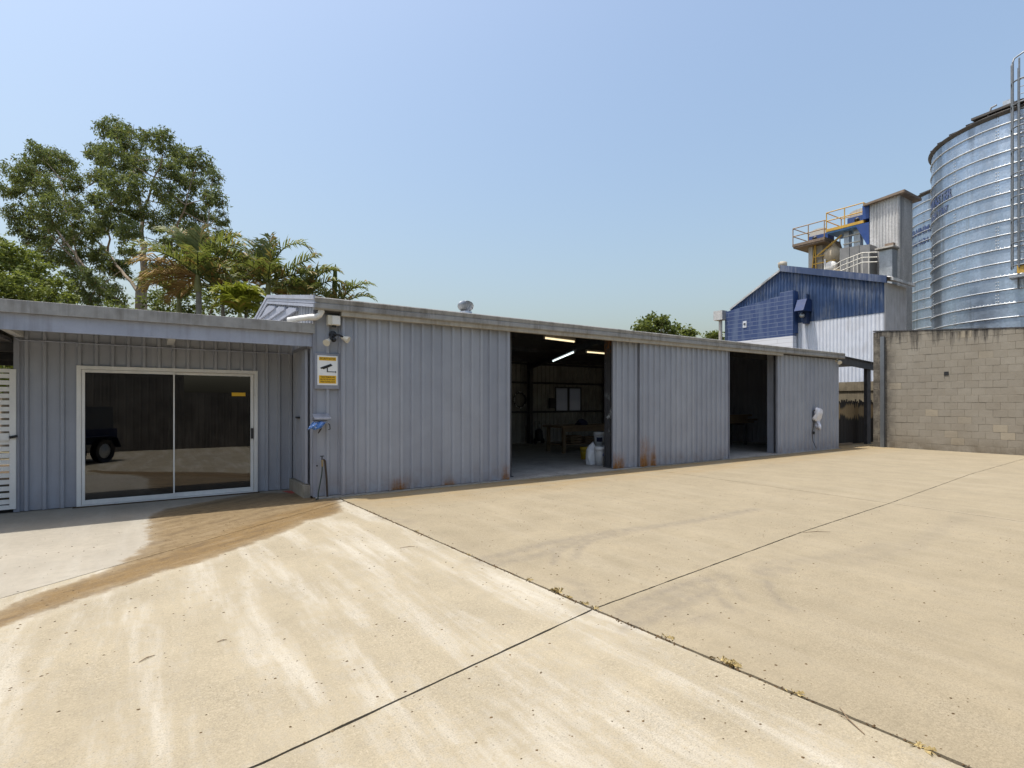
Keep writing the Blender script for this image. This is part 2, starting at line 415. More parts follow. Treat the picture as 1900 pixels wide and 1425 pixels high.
M['palmgold'] = leafmat('golden_palm_leaf', (.10,.13,.012), (.24,.25,.025), .4, .4, (.30,.19,.05), .08)
M['palmdead'] = leafmat('dry_palm_leaf', (.20,.12,.045), (.38,.26,.11), .2, .7)
M['bark'] = paint('gum_bark', (.30,.25,.20), .85, .25, (.12,.09,.065), .6, 2.5, .1)
M['palmbark'] = paint('palm_bark', (.24,.23,.20), .85, .25, (.10,.09,.07), .5, 5, .1)
M['crownshaft'] = paint('palm_crownshaft', (.19,.20,.08), .5, .2)
M['stem'] = paint('palm_stem', (.22,.20,.07), .6, .3, (.35,.2,.05), .4, 3)

def emis(name, col, s):
    m = NT(name); e = m.n("ShaderNodeEmission", {0: (*col, 1), 1: s}); m.t.links.new(e.outputs[0], m.out.inputs[0]); return m.m
M['tubewarm'] = emis('warm_tube', (1, .82, .5), 1.0)
M['tubecool'] = emis('cool_tube', (.85, 1, .97), 1.5)

def glassmat():
    m = NT('tinted_glass')
    fr = m.n("ShaderNodeFresnel", {0: 1.95}).outputs[0]
    wob = m.bump(m.noise(1.3, 2), .012, .05)
    g = m.n("ShaderNodeBsdfGlossy", {'Color': (.95,.97,1,1), 'Roughness': .004, 'Normal': wob})
    t = m.n("ShaderNodeBsdfTransparent", {0: (.16,.17,.18,1)})
    mx = m.n("ShaderNodeMixShader", {0: fr, 1: t.outputs[0], 2: g.outputs[0]})
    m.t.links.new(mx.outputs[0], m.out.inputs[0]); return m.m
M['glass'] = glassmat()
def frosted():
    m = NT('frosted_pane')
    t = m.n("ShaderNodeBsdfTranslucent", {0: (.32,.33,.35,1)}); d = m.n("ShaderNodeBsdfDiffuse", {0: (.4,.42,.45,1)})
    mx = m.n("ShaderNodeMixShader", {0: .5, 1: t.outputs[0], 2: d.outputs[0]})
    m.t.links.new(mx.outputs[0], m.out.inputs[0]); return m.m
M['frost'] = frosted()

# ------------------------------------------------------------------ the ground and the yard slabs
MB().box(-400, 600, -400, 600, -.4, -.16).build('ground', M['earth'], kind='structure')

# concrete joint lines (metres)
def jB(x): return np.interp(x, [-12, .37, 2.76, 6.49, 9.45, 14.75, 21.4], [2.2, 2.50, 3.0, 3.40, 3.62, 4.12, 4.5])
JA = lambda y: np.interp(y, [-1, .93, 3.0, 8.5], [2.93, 2.87, 2.757, 2.57])
JC = lambda y: np.interp(y, [-1, 2.08, 3.55, 8.7], [9.36, 9.43, 9.45, 9.66])

def poly_px(pts): return np.array([at_z(*p)[:2] for p in pts])
WET = poly_px([(274.5,971.8),(272.6,995.8),(274,1008.7),(254,1027),(221,1043.7),(199,1058),(140,1078.7),(70,1100.8),(0,1131),(-120,1190),
    (-120,1230),(0,1164),(73.7,1139.5),(147,1113.7),(235.8,1086),(294.7,1063),(368.4,1046),(442,1018),(504.7,996),(545,981),(563.7,968),(608,960),(636,949),(628,925),(560,914),(475,914),(380,931),(300,946),(276,960)])
CORE = poly_px([(-120,1195),(0,1134),(70,1104),(140,1082),(221,1054),(300,1028),(380,1000),(450,975),(520,950),(590,932),(625,928),(634,948),(608,958),(563,966),(540,978),(504,994),(442,1016),(368,1044),(294,1061),(235,1084),(147,1111),(73,1137),(0,1161),(-120,1226)])
def sdist(P, poly):
    n = len(poly); d = np.full(len(P), 1e9); ins = np.zeros(len(P), bool)
    for i in range(n):
        a = poly[i]; b = poly[(i+1) % n]; e = b-a; wv = P-a
        t = np.clip((wv@e)/max(e@e, 1e-9), 0, 1); q = wv-t[:,None]*e; d = np.minimum(d, np.hypot(q[:,0], q[:,1]))
        c1 = (a[1] <= P[:,1]) & (b[1] > P[:,1]); c2 = (b[1] <= P[:,1]) & (a[1] > P[:,1])
        cr = e[0]*wv[:,1]-e[1]*wv[:,0]
        ins ^= (c1 & (cr > 0)) | (c2 & (cr < 0))
    return np.where(ins, d, -d)
SCUFF = [([(905,1036),(930,1030),(1003,1011),(1124,989),(1286,967),(1400,945)], .13, .8), ([(915,1048),(1000,1030),(1090,1000)], .10, .7),
    ([(1026,1046),(1034,1024),(1064,1009),(1110,1000)], .06, .8), ([(1064,1037),(1076,1015),(1104,1001),(1160,990)], .06, .8),
    ([(1150,1140),(1200,1111),(1266,1085),(1345,1067)], .09, .8), ([(1160,1165),(1213,1146),(1266,1116),(1323,1098)], .10, .8), ([(1190,1130),(1240,1108),(1300,1092)], .07, .7),
    ([(1318,1079),(1324,1100),(1345,1120),(1371,1133)], .05, .8), ([(1356,1075),(1362,1095),(1380,1112)], .05, .5), ([(1424,1079),(1430,1100),(1454,1124),(1470,1130)], .05, .8),
    ([(1415,1062),(1450,1056)], .16, .7), ([(1270,1150),(1310,1142)], .14, .6), ([(1080,1085),(1090,1130)], .14, .5), ([(1050,1075),(1085,1090)], .10, .5),
    ([(700,960),(760,968)], .16, .5), ([(880,1040),(930,1045)], .14, .7), ([(1590,1045),(1700,1010),(1780,960)], .14, .35), ([(1400,1050),(1560,1030),(1640,1010)], .12, .4)]
def make_slab(name, mat, x0f, x1f, y0f, y1f, xa, xb, nx, ny, ztop=0.0, **tags):
    """grid slab: u runs between xa..xb, v between y0f(x)..y1f(x); x is warped to the joint lines"""
    us = np.linspace(0, 1, nx+1); vv = np.linspace(0, 1, ny+1)
    P = np.zeros((ny+1, nx+1, 2))
    for j, v in enumerate(vv):
        for i, u in enumerate(us):
            x = xa+(xb-xa)*u; y = 0
            for _ in range(3):
                y = y0f(x)+(y1f(x)-y0f(x))*v; x = x0f(y)+(x1f(y)-x0f(y))*u
            P[j, i] = (x, y)
    # rough broken edges
    G = np.random.RandomState(int(abs(xa*10))+nx)
    P[0,:,1] += G.uniform(0,.006,nx+1); P[-1,:,1] -= G.uniform(0,.006,nx+1); P[:,0,0] += G.uniform(0,.008,ny+1); P[:,-1,0] -= G.uniform(0,.008,ny+1)
    F = P.reshape(-1, 2); vs = [(p[0], p[1], ztop) for p in F]; fs = []
    k = nx+1
    for j in range(ny):
        for i in range(nx): fs.append((j*k+i, j*k+i+1, (j+1)*k+i+1, (j+1)*k+i))
    loop = [i for i in range(k)] + [j*k+nx for j in range(1, ny+1)] + [ny*k+i for i in range(nx-1, -1, -1)] + [j*k for j in range(ny-1, 0, -1)]
    b = len(vs); vs += [(F[i][0], F[i][1], ztop-.15) for i in loop]
    L = len(loop)
    for q in range(L): fs.append((loop[q], b+q, b+(q+1) % L, loop[(q+1) % L]))
    mb = MB(); mb.add(vs, fs)
    o = mb.build(name, mat, YARD)
    A = np.concatenate([F, F[loop]])
    vals = {'wet': np.clip(sdist(A, WET), -1, 1), 'core': np.clip(sdist(A, CORE), -1, 1)}
    wash = np.clip(1-(8.9-A[:,1])/1.7, 0, 1)*np.clip((A[:,0]-2.4)/.6, 0, 1); vals['wash'] = wash
    sfv = np.zeros(len(A))
    for pts, wd, st in SCUFF:
        q = poly_px(pts)
        d = np.full(len(A), 1e9)
        for a, b2 in zip(q[:-1], q[1:]):
            e = b2-a; wv = A-a; t = np.clip((wv@e)/max(e@e, 1e-9), 0, 1); r = wv-t[:,None]*e; d = np.minimum(d, np.hypot(r[:,0], r[:,1]))
        sfv = np.maximum(sfv, st*np.clip(1-d/wd, 0, 1)**.8)
    vals['scuff'] = sfv
    for kname, arr in vals.items():
        at = o.data.attributes.new(kname, 'FLOAT', 'POINT'); at.data.foreach_set('value', arr.astype(np.float32))
    for kk, vv2 in tags.items(): o[kk] = vv2
    return o
YARD = bpy.data.objects.new('concrete_yard', None); C.objects.link(YARD); YARD['kind'] = 'structure'
MB().box(-14, 32, -1.2, 18.5, -.15, -.022).build('joint_bed', M['dirt'], YARD)
g = .009
DIAG0 = np.array((-6.0, 1.91)); DIAG1 = np.array((2.56, 8.5))      # edge of the office apron
def yD(x): return DIAG0[1]+(x-DIAG0[0])*(DIAG1[1]-DIAG0[1])/(DIAG1[0]-DIAG0[0])
YT = 8.86
YL = 8.5
cst = lambda v: (lambda q: v)
# near left, far left (below the apron edge), apron, middle and right slabs
make_slab('slab', M['conc_left'], cst(-12), lambda y: JA(y)-g, cst(-1.1), lambda x: jB(x)-g*.6, -12, 2.8, 150, 46)
make_slab('slab', M['conc_left'], lambda y: DIAG0[0]+(y-DIAG0[1])*(DIAG1[0]-DIAG0[0])/(DIAG1[1]-DIAG0[1])+g if y > 2.45 else -12, lambda y: JA(y)-g, lambda x: jB(x)+g*.6, cst(YL), -4, 2.7, 110, 110)
def apron():
    mbx = lambda y: -12
    return make_slab('slab', M['conc_apron'], lambda y: -12, lambda y: (DIAG0[0]+(y-DIAG0[1])*(DIAG1[0]-DIAG0[0])/(DIAG1[1]-DIAG0[1])) if y < 8.5 else 2.56, cst(2.5), cst(10.6), -12, 2.0, 150, 110)
apron()
make_slab('slab', M['conc_right'], lambda y: JA(y)+g, lambda y: JC(y)-g*.5, lambda x: jB(x)+g*.5, cst(YT), 2.8, 9.5, 110, 92)
make_slab('slab', M['conc_right'], lambda y: JA(y)+g, lambda y: JC(y)-g*.5, cst(-1.1), lambda x: jB(x)-g*.5, 2.8, 9.5, 110, 70)
make_slab('slab', M['conc_right'], lambda y: JC(y)+g*.5, cst(21.33), lambda x: jB(x)+g*.4, cst(YT), 9.5, 21, 100, 50)
make_slab('slab', M['conc_right'], lambda y: JC(y)+g*.5, cst(21.33), cst(-1.1), lambda x: jB(x)-g*.4, 9.5, 21, 100, 50)
make_slab('slab', M['conc_right'], cst(19.36), cst(24.2), cst(YT+.01), cst(16), 19.36, 24.2, 20, 20, -.008)

# grit and leaf litter (uncountable)
def litter():
    mb = MB(); rr = random.Random(5)
    def chip(x, y, s, z=0.0, flat=.4):
        a = rr.uniform(0, 6.28); vs = []
        for k in range(5):
            q = a+k*1.2566; r = s*rr.uniform(.6, 1.1); vs.append((x+r*math.cos(q), y+r*math.sin(q)*.8, z))
        vs.append((x+rr.uniform(-.2,.2)*s, y, z+s*flat*rr.uniform(.6, 1.3)))
        mb.add(vs, [(k, (k+1) % 5, 5) for k in range(5)])
    for _ in range(1900):
        x = rr.uniform(-1.5, 9); y = rr.uniform(.6, 8.3)
        chip(x, y, rr.choice((.004,.005,.006,.007,.009,.012)))
    for _ in range(850):                                # clinging to the main joint
        y = .4+8*rr.random()**.8; d = rr.gauss(0, .016)
        dens = math.sin(y*3.1)+math.sin(y*7.7+1)
        if dens < -.3 and rr.random() < .8: continue
        chip(JA(y)+d, y, rr.uniform(.006, .016), -.003, .6)
    for _ in range(320):
        x = rr.uniform(3, 20); chip(x, jB(x)+rr.gauss(0, .008), rr.uniform(.002, .006), -.003)
    return mb
litter().build('leaf_litter', paint('leaf_litter', (.075,.05,.028), .9, .5, (.26,.18,.09), .5, 40, .1), kind='stuff')
def weeds():
    mb = MB(); rr = random.Random(11)
    for px, py, s in ((1040,1096,.055),(1090,1120,.03),(1352,1224,.05),(1370,1232,.04),(1060,1107,.03),(985,1075,.03),(870,1030,.03),(1480,1285,.035),(1710,1390,.04),(1250,1180,.03),(780,985,.025),(1110,1128,.03)):
        c = at_z(px, py)
        for k in range(16):
            a = rr.uniform(0, 6.28); l = s*rr.uniform(.5, 1.2); h = s*rr.uniform(.05, .7); b = Vector((math.cos(a), math.sin(a), 0)); p = Vector((-b.y, b.x, 0))*s*.09
            o = Vector((c.x+rr.gauss(0,s*.4), c.y+rr.gauss(0,s*.6), 0)); o.x = o.x*.4+.6*JA(o.y)
            mb.add([o-p, o+p, o+b*l*.6+p*.8+Vector((0,0,h)), o+b*l+Vector((0,0,h*.5))], [(0,1,2),(0,2,3)])
    return mb
weeds().build('joint_grass', paint('dry_grass', (.42,.33,.16), .85, .4, (.15,.11,.04), .5, 60, .1), kind='stuff', label='dry tufts of grass in the yard joint')
def twig(px, py, ln, ang, label):
    p = at_z(px, py); d = Vector((math.cos(ang), math.sin(ang), 0)); n = Vector((-d.y, d.x, 0)); mb = MB()
    mb.tube([p+Vector((0,0,.004))-d*ln/2, p+n*ln*.06+Vector((0,0,.008)), p+d*ln/2+Vector((0,0,.004))], [.002,.003,.0015], 5)
    mb.tube([p+n*ln*.06+Vector((0,0,.008)), p+n*ln*.06+d*ln*.2+n*ln*.12+Vector((0,0,.006))], [.002,.001], 5)
    return mb.build('twig', M['timber'], label=label, category='twig', group='twigs on the concrete')
twig(273, 1223, .10, .6, 'pale short twig alone on bleached concrete nearest the wet stain')
twig(756, 1016, .16, -.2, 'thin dark twig left of the main joint, closest to the shed')
twig(412, 1190, .06, .1, 'short dark twig in front of the sliding glass door')
twig(1515, 988, .35, -.5, 'long thin twig beside the long joint in the right slab')
twig(1580, 1338, .22, .9, 'branching twig near the lower end of the main joint')

# ------------------------------------------------------------------ the shed
XL, XR = X(582, 9.0), X(1556, 8.95)
YF, YB, YRIDGE = 9.0, 16.75, 12.8
ZG = 3.22                                   # gutter top
zroof = lambda y: (ZG-.03)+.167*(min(y, YRIDGE)-8.85)-.167*max(0, y-YRIDGE)
shed = thing('metal_shed', (XL, YF, 0), 'long grey ribbed metal shed with open sliding doors and low pitched roof', 'shed')
D1a, D1b = X(632, 8.93), X(943.5, 8.93)
D2a, D2b = X(1138, 8.97), X(1190, 8.97)
D3a, D3b = X(1187, 8.91), X(1350.5, 8.91)
E0 = X(1443, 8.95)
# floor
MB().box(XL+.02, XR-.02, 8.885, YB-.02, -.12, .022).build('floor_slab', M['floor'], shed)
MB().box(XL+.35, XR-.01, 8.862, 8.884, -.12, .012).build('slab_kerb', M['conc_kerb'], shed)
# front wall
MB().ribs((XL, YF), (D1a+.03, YF), .03, 3.06, (0,-1), .2, .042, .07, .038, start=.215).build('wall_cladding', M['clad'], shed)
MB().box(XL-.012, XL+.05, YF-.012, YF+.03, .02, 3.05).build('corner_flashing', M['trim'], shed)
def door(a, b, y, st, rust, label=None, pitch=.203):
    mm = cladding('door_paint', GREY, rust)
    mb = MB().ribs((a, y), (b, y), .03, 2.99, (0,-1), pitch, .042, .075, .040, start=st, minor=False)
    o = mb.build('sliding_door', mm, shed)
    if label: o['label'] = label
    fr = MB()
    fr.box(a+.001, a+.045, y+.003, y+.05, .035, 2.985).box(b-.045, b-.001, y+.003, y+.05, .035, 2.985)
    for z in (.05, 1.0, 2.0, 2.92): fr.box(a+.046, b-.046, y+.006, y+.045, z, z+.06)
    fr.build('door_frame', M['trim'], o)
    return o
door(D1a, D1b, 8.93, .04, ((X(742,8.9), .22, .35), (X(835,8.9), .18, .18), (D1b-.06, .12, .45)), 'wide closed sliding door left of the main opening')
door(D2a, D2b, 8.975, .10, ((D2a+.1, .35, .55),), 'narrow sliding door leaf right of the main opening')
door(D3a, D3b, 8.90, .10, ((D3a+.12, .22, 1.0), (D3a+.42, .16, .7), (D3a+.05, .2, .25)), 'sliding door with rust streaks at its foot')
endm = cladding('end_panel_paint', GREY, ())
MB().ribs((E0, 8.95), (XR, 8.95), .02, 3.05, (0,-1), .25, .040, .08, .040, start=.14).build('wall_cladding', endm, shed)
MB().box(E0-.025, E0-.001, 8.94, 9.0, .02, 2.98).build('door_jamb', M['trim'], shed)
MB().box(D1b+.0, D1b+.018, 8.90, 8.99, .03, 2.985).build('door_edge', M['trim'], shed)
MB().box(D3b+.0, D3b+.018, 8.87, 8.96, .03, 2.985).build('door_edge', M['trim'], shed)
# header and gutter
HX1 = X(1452, 8.83)
MB().box(D1a-.02, HX1, 8.80, 8.885, 2.955, 3.05).build('door_header', M['header'], shed, bevel=.006)
MB().box(XL+.02, XR-.02, 8.89, 8.985, 3.0, 3.12).build('door_track', M['dark_steel'], shed)
gx0, gx1 = X(584, 8.78), X(1567, 8.78)
gp = [(8.88,3.03),(8.785,3.03),(8.765,3.05),(8.765,3.12),(8.785,3.128),(8.775,3.15),(8.76,3.205),(8.77,3.22),(8.785,3.21),(8.80,3.16),(8.80,3.06),(8.88,3.06)]
MB().prism([(gx0, y, z) for y, z in gp], (gx1-gx0, 0, 0)).build('gutter', M['gutter'], shed)
MB().box(gx1, gx1+.006, 8.76, 8.88, 3.025, 3.215).build('gutter_end_cap', M['gutter'], shed)
# roof sheets with ribs
def roof_half(y0, y1):
    mb = MB(); n = int((gx1-gx0-.1)/.2); vs = []; fs = []
    prof = []
    for i in range(n):
        u = gx0+.05+i*.2; prof += [(u, 0), (u+.06, 0), (u+.08, .03), (u+.11, .03), (u+.13, 0)]
    prof.append((gx1-.04, 0))
    for u, d in prof: vs += [(u, y0, zroof(y0)+d), (u, y1, zroof(y1)+d)]
    for i in range(len(prof)-1): fs.append((2*i, 2*i+2, 2*i+3, 2*i+1))
    mb.add(vs, fs); return mb
roof_half(8.80, YRIDGE).build('roof_sheet', M['roof'], shed)
roof_half(YRIDGE, YB+.15).build('roof_sheet', M['roof'], shed)
MB().prism([(gx0, YRIDGE-.2, zroof(YRIDGE-.2)+.035), (gx0, YRIDGE, zroof(YRIDGE)+.05), (gx0, YRIDGE+.2, zroof(YRIDGE+.2)+.035), (gx0, YRIDGE, zroof(YRIDGE)+.04)], (gx1-gx0,0,0)).build('ridge_cap', M['roof'], shed)
# lining under the roof
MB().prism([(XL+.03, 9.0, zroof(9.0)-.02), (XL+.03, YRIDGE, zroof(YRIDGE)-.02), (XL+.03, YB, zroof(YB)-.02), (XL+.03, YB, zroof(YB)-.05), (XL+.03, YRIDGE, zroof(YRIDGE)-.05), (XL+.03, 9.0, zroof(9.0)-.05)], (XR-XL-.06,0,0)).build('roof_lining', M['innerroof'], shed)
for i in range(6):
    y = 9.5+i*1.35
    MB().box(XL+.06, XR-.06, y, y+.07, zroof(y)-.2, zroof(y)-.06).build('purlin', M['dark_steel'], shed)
# gable ends
def gtop(x): return lambda q: zroof(YF+q)-.01
MB().ribs((XL, YF), (XL, YB), .03, gtop(0), (-1,0), .2, .026, .065, .035, start=.12).build('gable_cladding', M['clad'], shed)
MB().ribs((XR, YF-.04), (XR, YB), .02, lambda q: zroof(YF-.04+q)-.01, (1,0), .2, .026, .065, .035, start=.12).build('gable_cladding', M['clad'], shed)
# barge flashing on the left end: ribbed fascia and three sloping trims
bx = gx0-.02
for (ya, yb) in ((8.78, YRIDGE), (YRIDGE, YB+.1)):
    for k, (dz, hh, dx) in enumerate(((-.05, .065, 0), (-.115, .055, .012), (-.175, .05, .0))):
        MB().prism([(bx+dx, ya, zroof(ya)+.05+dz), (bx+dx, yb, zroof(yb)+.05+dz), (bx+dx, yb, zroof(yb)+.05+dz+hh), (bx+dx, ya, zroof(ya)+.05+dz+hh)], (.03,0,0)).build('barge_flashing', M['fascia'], shed)
def yz_at(z): return 8.85+(z+.16-(ZG-.03))/.167
for k, zb_ in enumerate((3.16, 3.32, 3.48)):
    y_a = max(9.05, yz_at(zb_+.05)); y_b = 2*YRIDGE-y_a
    MB().box(XL-.075, XL-.028, y_a, y_b, zb_, zb_+.045).build('gable_batten', M['fascia'], shed)
    z_t = (3.32, 3.48, 3.66)[k]
    MB().prism([(XL-.045, y_a, zb_+.047), (XL-.045, y_b, zb_+.047), (XL-.045, min(y_b, 2*YRIDGE-yz_at(z_t)), z_t-.002), (XL-.045, max(y_a, yz_at(z_t)), z_t-.002)], (.012,0,0)).build('gable_board', M['fascia'], shed)
# side access door in the left end
MB().ribs((XL-.05, 9.18), (XL-.05, 10.12), .22, 2.42, (-1,0), .105, .035, .06, .03, start=.05).build('side_door', M['clad'], shed)
MB().box(XL-.075, XL-.03, 9.14, 10.16, 2.43, 2.48).build('door_lintel', M['trim'], shed)
MB().box(XL-.12, XL-.05, 9.55, 9.75, 1.28, 1.31).build('door_bolt', M['black'], shed)
MB().box(XL-.13, XL-.028, 9.1, 10.18, .0, .2).build('door_step', M['conc_kerb'], shed)
# back wall with a window
WX0, WX1 = X(1032, YB-.05), X(1077, YB-.05); WZ0, WZ1 = Zy(1050, 762, YB-.05), Zy(1050, 720, YB-.05)
for a, b, z0, z1 in ((XL, WX0, .02, 3.2), (WX1, XR, .02, 3.2), (WX0, WX1, .02, WZ0), (WX0, WX1, WZ1, 3.2)):
    MB().ribs((a, YB), (b, YB), z0, z1, (0,-1), .2, .026, .07, .035, start=.1).build('back_cladding', M['inner'], shed)
win = MB()
WX0 -= .05; WX1 += .05; WZ0 -= .04; WZ1 += .04
for a, b, c, d in ((WX0, WX1, WZ0, WZ0+.05), (WX0, WX1, WZ1-.05, WZ1), (WX0, WX0+.05, WZ0+.05, WZ1-.05), (WX1-.05, WX1, WZ0+.05, WZ1-.05), ((WX0+WX1)/2-.05, (WX0+WX1)/2+.05, WZ0+.05, WZ1-.05)):
    win.box(a, b, YB-.06, YB-.01, c, d)
wo_ = win.build('window', M['dark_steel'], shed)
mx_ = (WX0+WX1)/2
for a, b in ((WX0+.05, mx_-.05), (mx_+.05, WX1-.05)):
    MB().box(a, b, YB-.04, YB-.034, WZ0+.05, WZ1-.05).build('pane', M['frost'], wo_)
for z in (1.17, 2.28, 3.0):
    MB().box(XL+.1, XR-.1, YB-.13, YB-.065, z, z+.07).build('girt', M['dark_steel'], shed)
# columns and rafters
colx = [XL+.2, X(984, YB-.3), X(1125, YB-.3)+3.2, XR-.3]
for cx in (XL+.25, X(985, YB-.35), 15.9, XR-.25):
    mb = MB(); y = YB-.28
    mb.box(cx-.07, cx+.07, y-.10, y-.085, .02, 3.2).box(cx-.07, cx+.07, y+.085, y+.10, .02, 3.2).box(cx-.006, cx+.006, y-.085, y+.085, .02, 3.2)
    mb.build('column', M['dark_steel'], shed)
F1a, F1b = X(1121.5, 9.4), X(1138, 9.2)
def front_col(a, b, y0, y1, mat, lab):
    mb = MB(); t = .012
    mb.box(a, b, y0, y0+t, .02, 3.1).box(a, b, y1-t, y1, .02, 3.1).box((a+b)/2-.006, (a+b)/2+.006, y0+t, y1-t, .02, 3.1)
    mb.box(a-.03, b+.03, y0-.03, y1+.03, .022, .04)
    o = mb.build('column', mat, shed); o['label'] = lab; return o
m = NT('chipped_column_paint'); zz = m.xyz()[2]
k = m.mth('MULTIPLY', m.rng(m.noise(2.2, 5, .7), .50, .60), m.rng(m.mth('ABSOLUTE', m.mth('SUBTRACT', zz, 1.25)), .25, .55, 1, 0))
k2 = m.rng(m.noise(9, 5, .75), .66, .70)
cc = m.mix(m.mth('MAXIMUM', k, m.mth('MULTIPLY', k2, .6)), m.mix(m.noise(4, 4), (.045,.045,.05), (.09,.09,.095)), (.50,.52,.54))
M['col1'] = m.bsdf(m.mix(m.mth('MULTIPLY', m.rng(zz, 2.6, 2.9), m.rng(m.noise(12, 4), .45, .6)), cc, (.22,.10,.04)), .6)
front_col(F1a, F1b, 9.2, 9.4, M['col1'], 'chipped dark steel column beside the main opening')
F2a, F2b = X(1423.5, 9.32), X(1437, 9.12)
front_col(F2a, F2b, 9.12, 9.32, M['trim'], 'grey steel column beside the smaller opening')
front_col(6.05, 6.2, 9.2, 9.4, M['dark_steel'], 'dark steel column behind the wide door')
for cx in (X(985, YB-.35), 15.9):
    MB().prism([(cx-.05, 9.2, zroof(9.2)-.22), (cx-.05, YRIDGE, zroof(YRIDGE)-.22), (cx-.05, YB-.2, zroof(YB-.2)-.22), (cx-.05, YB-.2, zroof(YB-.2)-.42), (cx-.05, YRIDGE, zroof(YRIDGE)-.42), (cx-.05, 9.2, zroof(9.2)-.42)], (.1,0,0)).build('rafter', M['dark_steel'], shed)
# inner dividing sheet behind the left of the opening
MB().box(X(943, 13.5)-3.2, X(943, 13.5)-3.1, 9.4, YB-.15, .03, 3.1).build('inner_partition', M['inner'], shed)

# lamps in the shed
def tube_lamp(p0, p1, mat, label, body):
    p0 = Vector(p0); p1 = Vector(p1); c = (p0+p1)/2
    t = thing('tube_light', c, label, 'lamp', 'fluorescent tubes under the shed roof')
    MB().bar(p0+Vector((0,0,.055)), p1+Vector((0,0,.055)), .10, .05).build('housing', body, t)
    d = (p1-p0).normalized()*.02
    MB().tube([p0+d, p1-d], .022, 8).build('tube', mat, t)
    for q in (p0, p1): MB().obox(q+Vector((0,0,.01)), (.012,0,0), (0,.02,0), (0,0,.035)).build('lamp_holder', M['cream'], t)
ym = 11.6
tube_lamp(at_y(1010, 627, 10.4), at_y(1066, 634, 10.4), M['tubewarm'], 'warm tube light nearest the top of the main opening', M['header'])
tube_lamp(at_y(1026, 670, 14.6), at_y(1066, 653, 12.2), M['tubecool'], 'cool white tube light hanging at a slant', M['trim'])
tube_lamp(at_y(1088, 653, 13.2), at_y(1124, 656, 13.2), M['tubewarm'], 'warm tube light half hidden behind the dark column', M['header'])

# ------------------------------------------------------------------ things inside the shed
def bucket(c, r, h, mat, label, band=True, mark=None):
    t = thing('bucket', c, label, 'bucket', 'buckets inside the shed door')
    MB().lathe(c, [(0,.002),(r*.86,.002),(r,h-.06),(r,h-.02),(r*.97,h-.02)], 24).build('tub', mat, t)
    MB().lathe(c, [(r*1.0,h-.10),(r*1.05,h-.10),(r*1.06,h-.03),(r*1.06,h),(0,h)], 24).build('lid', mat, t)
    if mark:
        MB().lathe(c, [(r*.985,h*.30),(r*1.0,h*.62)], 8, True, math.radians(195), math.radians(255)).build('label', mark, t)
    a = [Vector(c)+Vector((r*1.07*math.cos(q), -.01+r*.35*math.sin(q)*0, h-.08))+Vector((0, -r*1.05*math.sin(q)*.3, -.10*math.sin(q))) for q in np.linspace(math.pi, 0, 8)]
    MB().tube(a, .004, 5).build('handle', M['galv_plain'], t)
    return t
b1 = at_z(1113, 863, .022); bucket(b1, .125, .45, M['bucket'], 'white lidded bucket with blue print, standing against the dark column', mark=None)
tt = b1
MB().prism([Vector(b1)+Vector((-.03,-.124,.24)), Vector(b1)+Vector((.0,-.127,.24)), Vector(b1)+Vector((-.012,-.127,.31))], (0,-.002,0)).build('print_mark', M['bluemark'], bpy.data.objects['bucket'])
b0 = at_z(1114, 855, .022)
b2c = Vector((b0.x, b0.y, .022)); bucket(b2c, .15, .40, M['bucket'], 'lower bucket of the pair behind, mostly hidden by the print bucket')
bucket(Vector((b0.x-.01, b0.y+.02, .424)), .15, .36, M['bucket'], 'white bucket with dark label, upper one of the stacked pair', mark=M['navy'])
yb = at_z(1085.5, 852, .022); bucket(yb, .13, .33, M['yellow'], 'yellow bucket behind the white sack')
def sack():
    c = at_z(1097.5, 862, .022); mb = MB(); rr = random.Random(3); n = 28; rows = 16; vs = []; fs = []
    for j in range(rows+1):
        v = j/rows; z = .50*v
        wv = .135*(1-.08*math.cos(v*9))*(1 if v < .78 else 1-(v-.78)*2.4); dp = .10*(1-.1*math.sin(v*7))*(1 if v < .7 else max(.12, 1-(v-.7)*3.2))
        for k in range(n):
            a = 2*math.pi*k/n; e = .55
            cx_ = math.copysign(abs(math.cos(a))**e, math.cos(a)); sy_ = math.copysign(abs(math.sin(a))**e, math.sin(a))
            wr = 1+.05*math.sin(5*a+v*8)+.03*rr.uniform(-1,1)
            vs.append((c.x+wv*cx_*wr+.02*v, c.y+dp*sy_*wr+.02*v*v, c.z+z+(.04*math.cos(a)+.03*math.sin(3*a) if v > .85 else 0)+(.02*math.sin(4*a) if v > .6 else 0)))
    for j in range(rows):
        for k in range(n): fs.append((j*n+k, j*n+(k+1) % n, (j+1)*n+(k+1) % n, (j+1)*n+k))
    fs.append(tuple(range(n))[::-1]); fs.append(tuple(rows*n+k for k in range(n)))
    mb.add(vs, fs, True)
    return mb.build('sack', M['bucket'], label='crumpled white plastic sack standing between buckets in the doorway', category='sack')
sack()
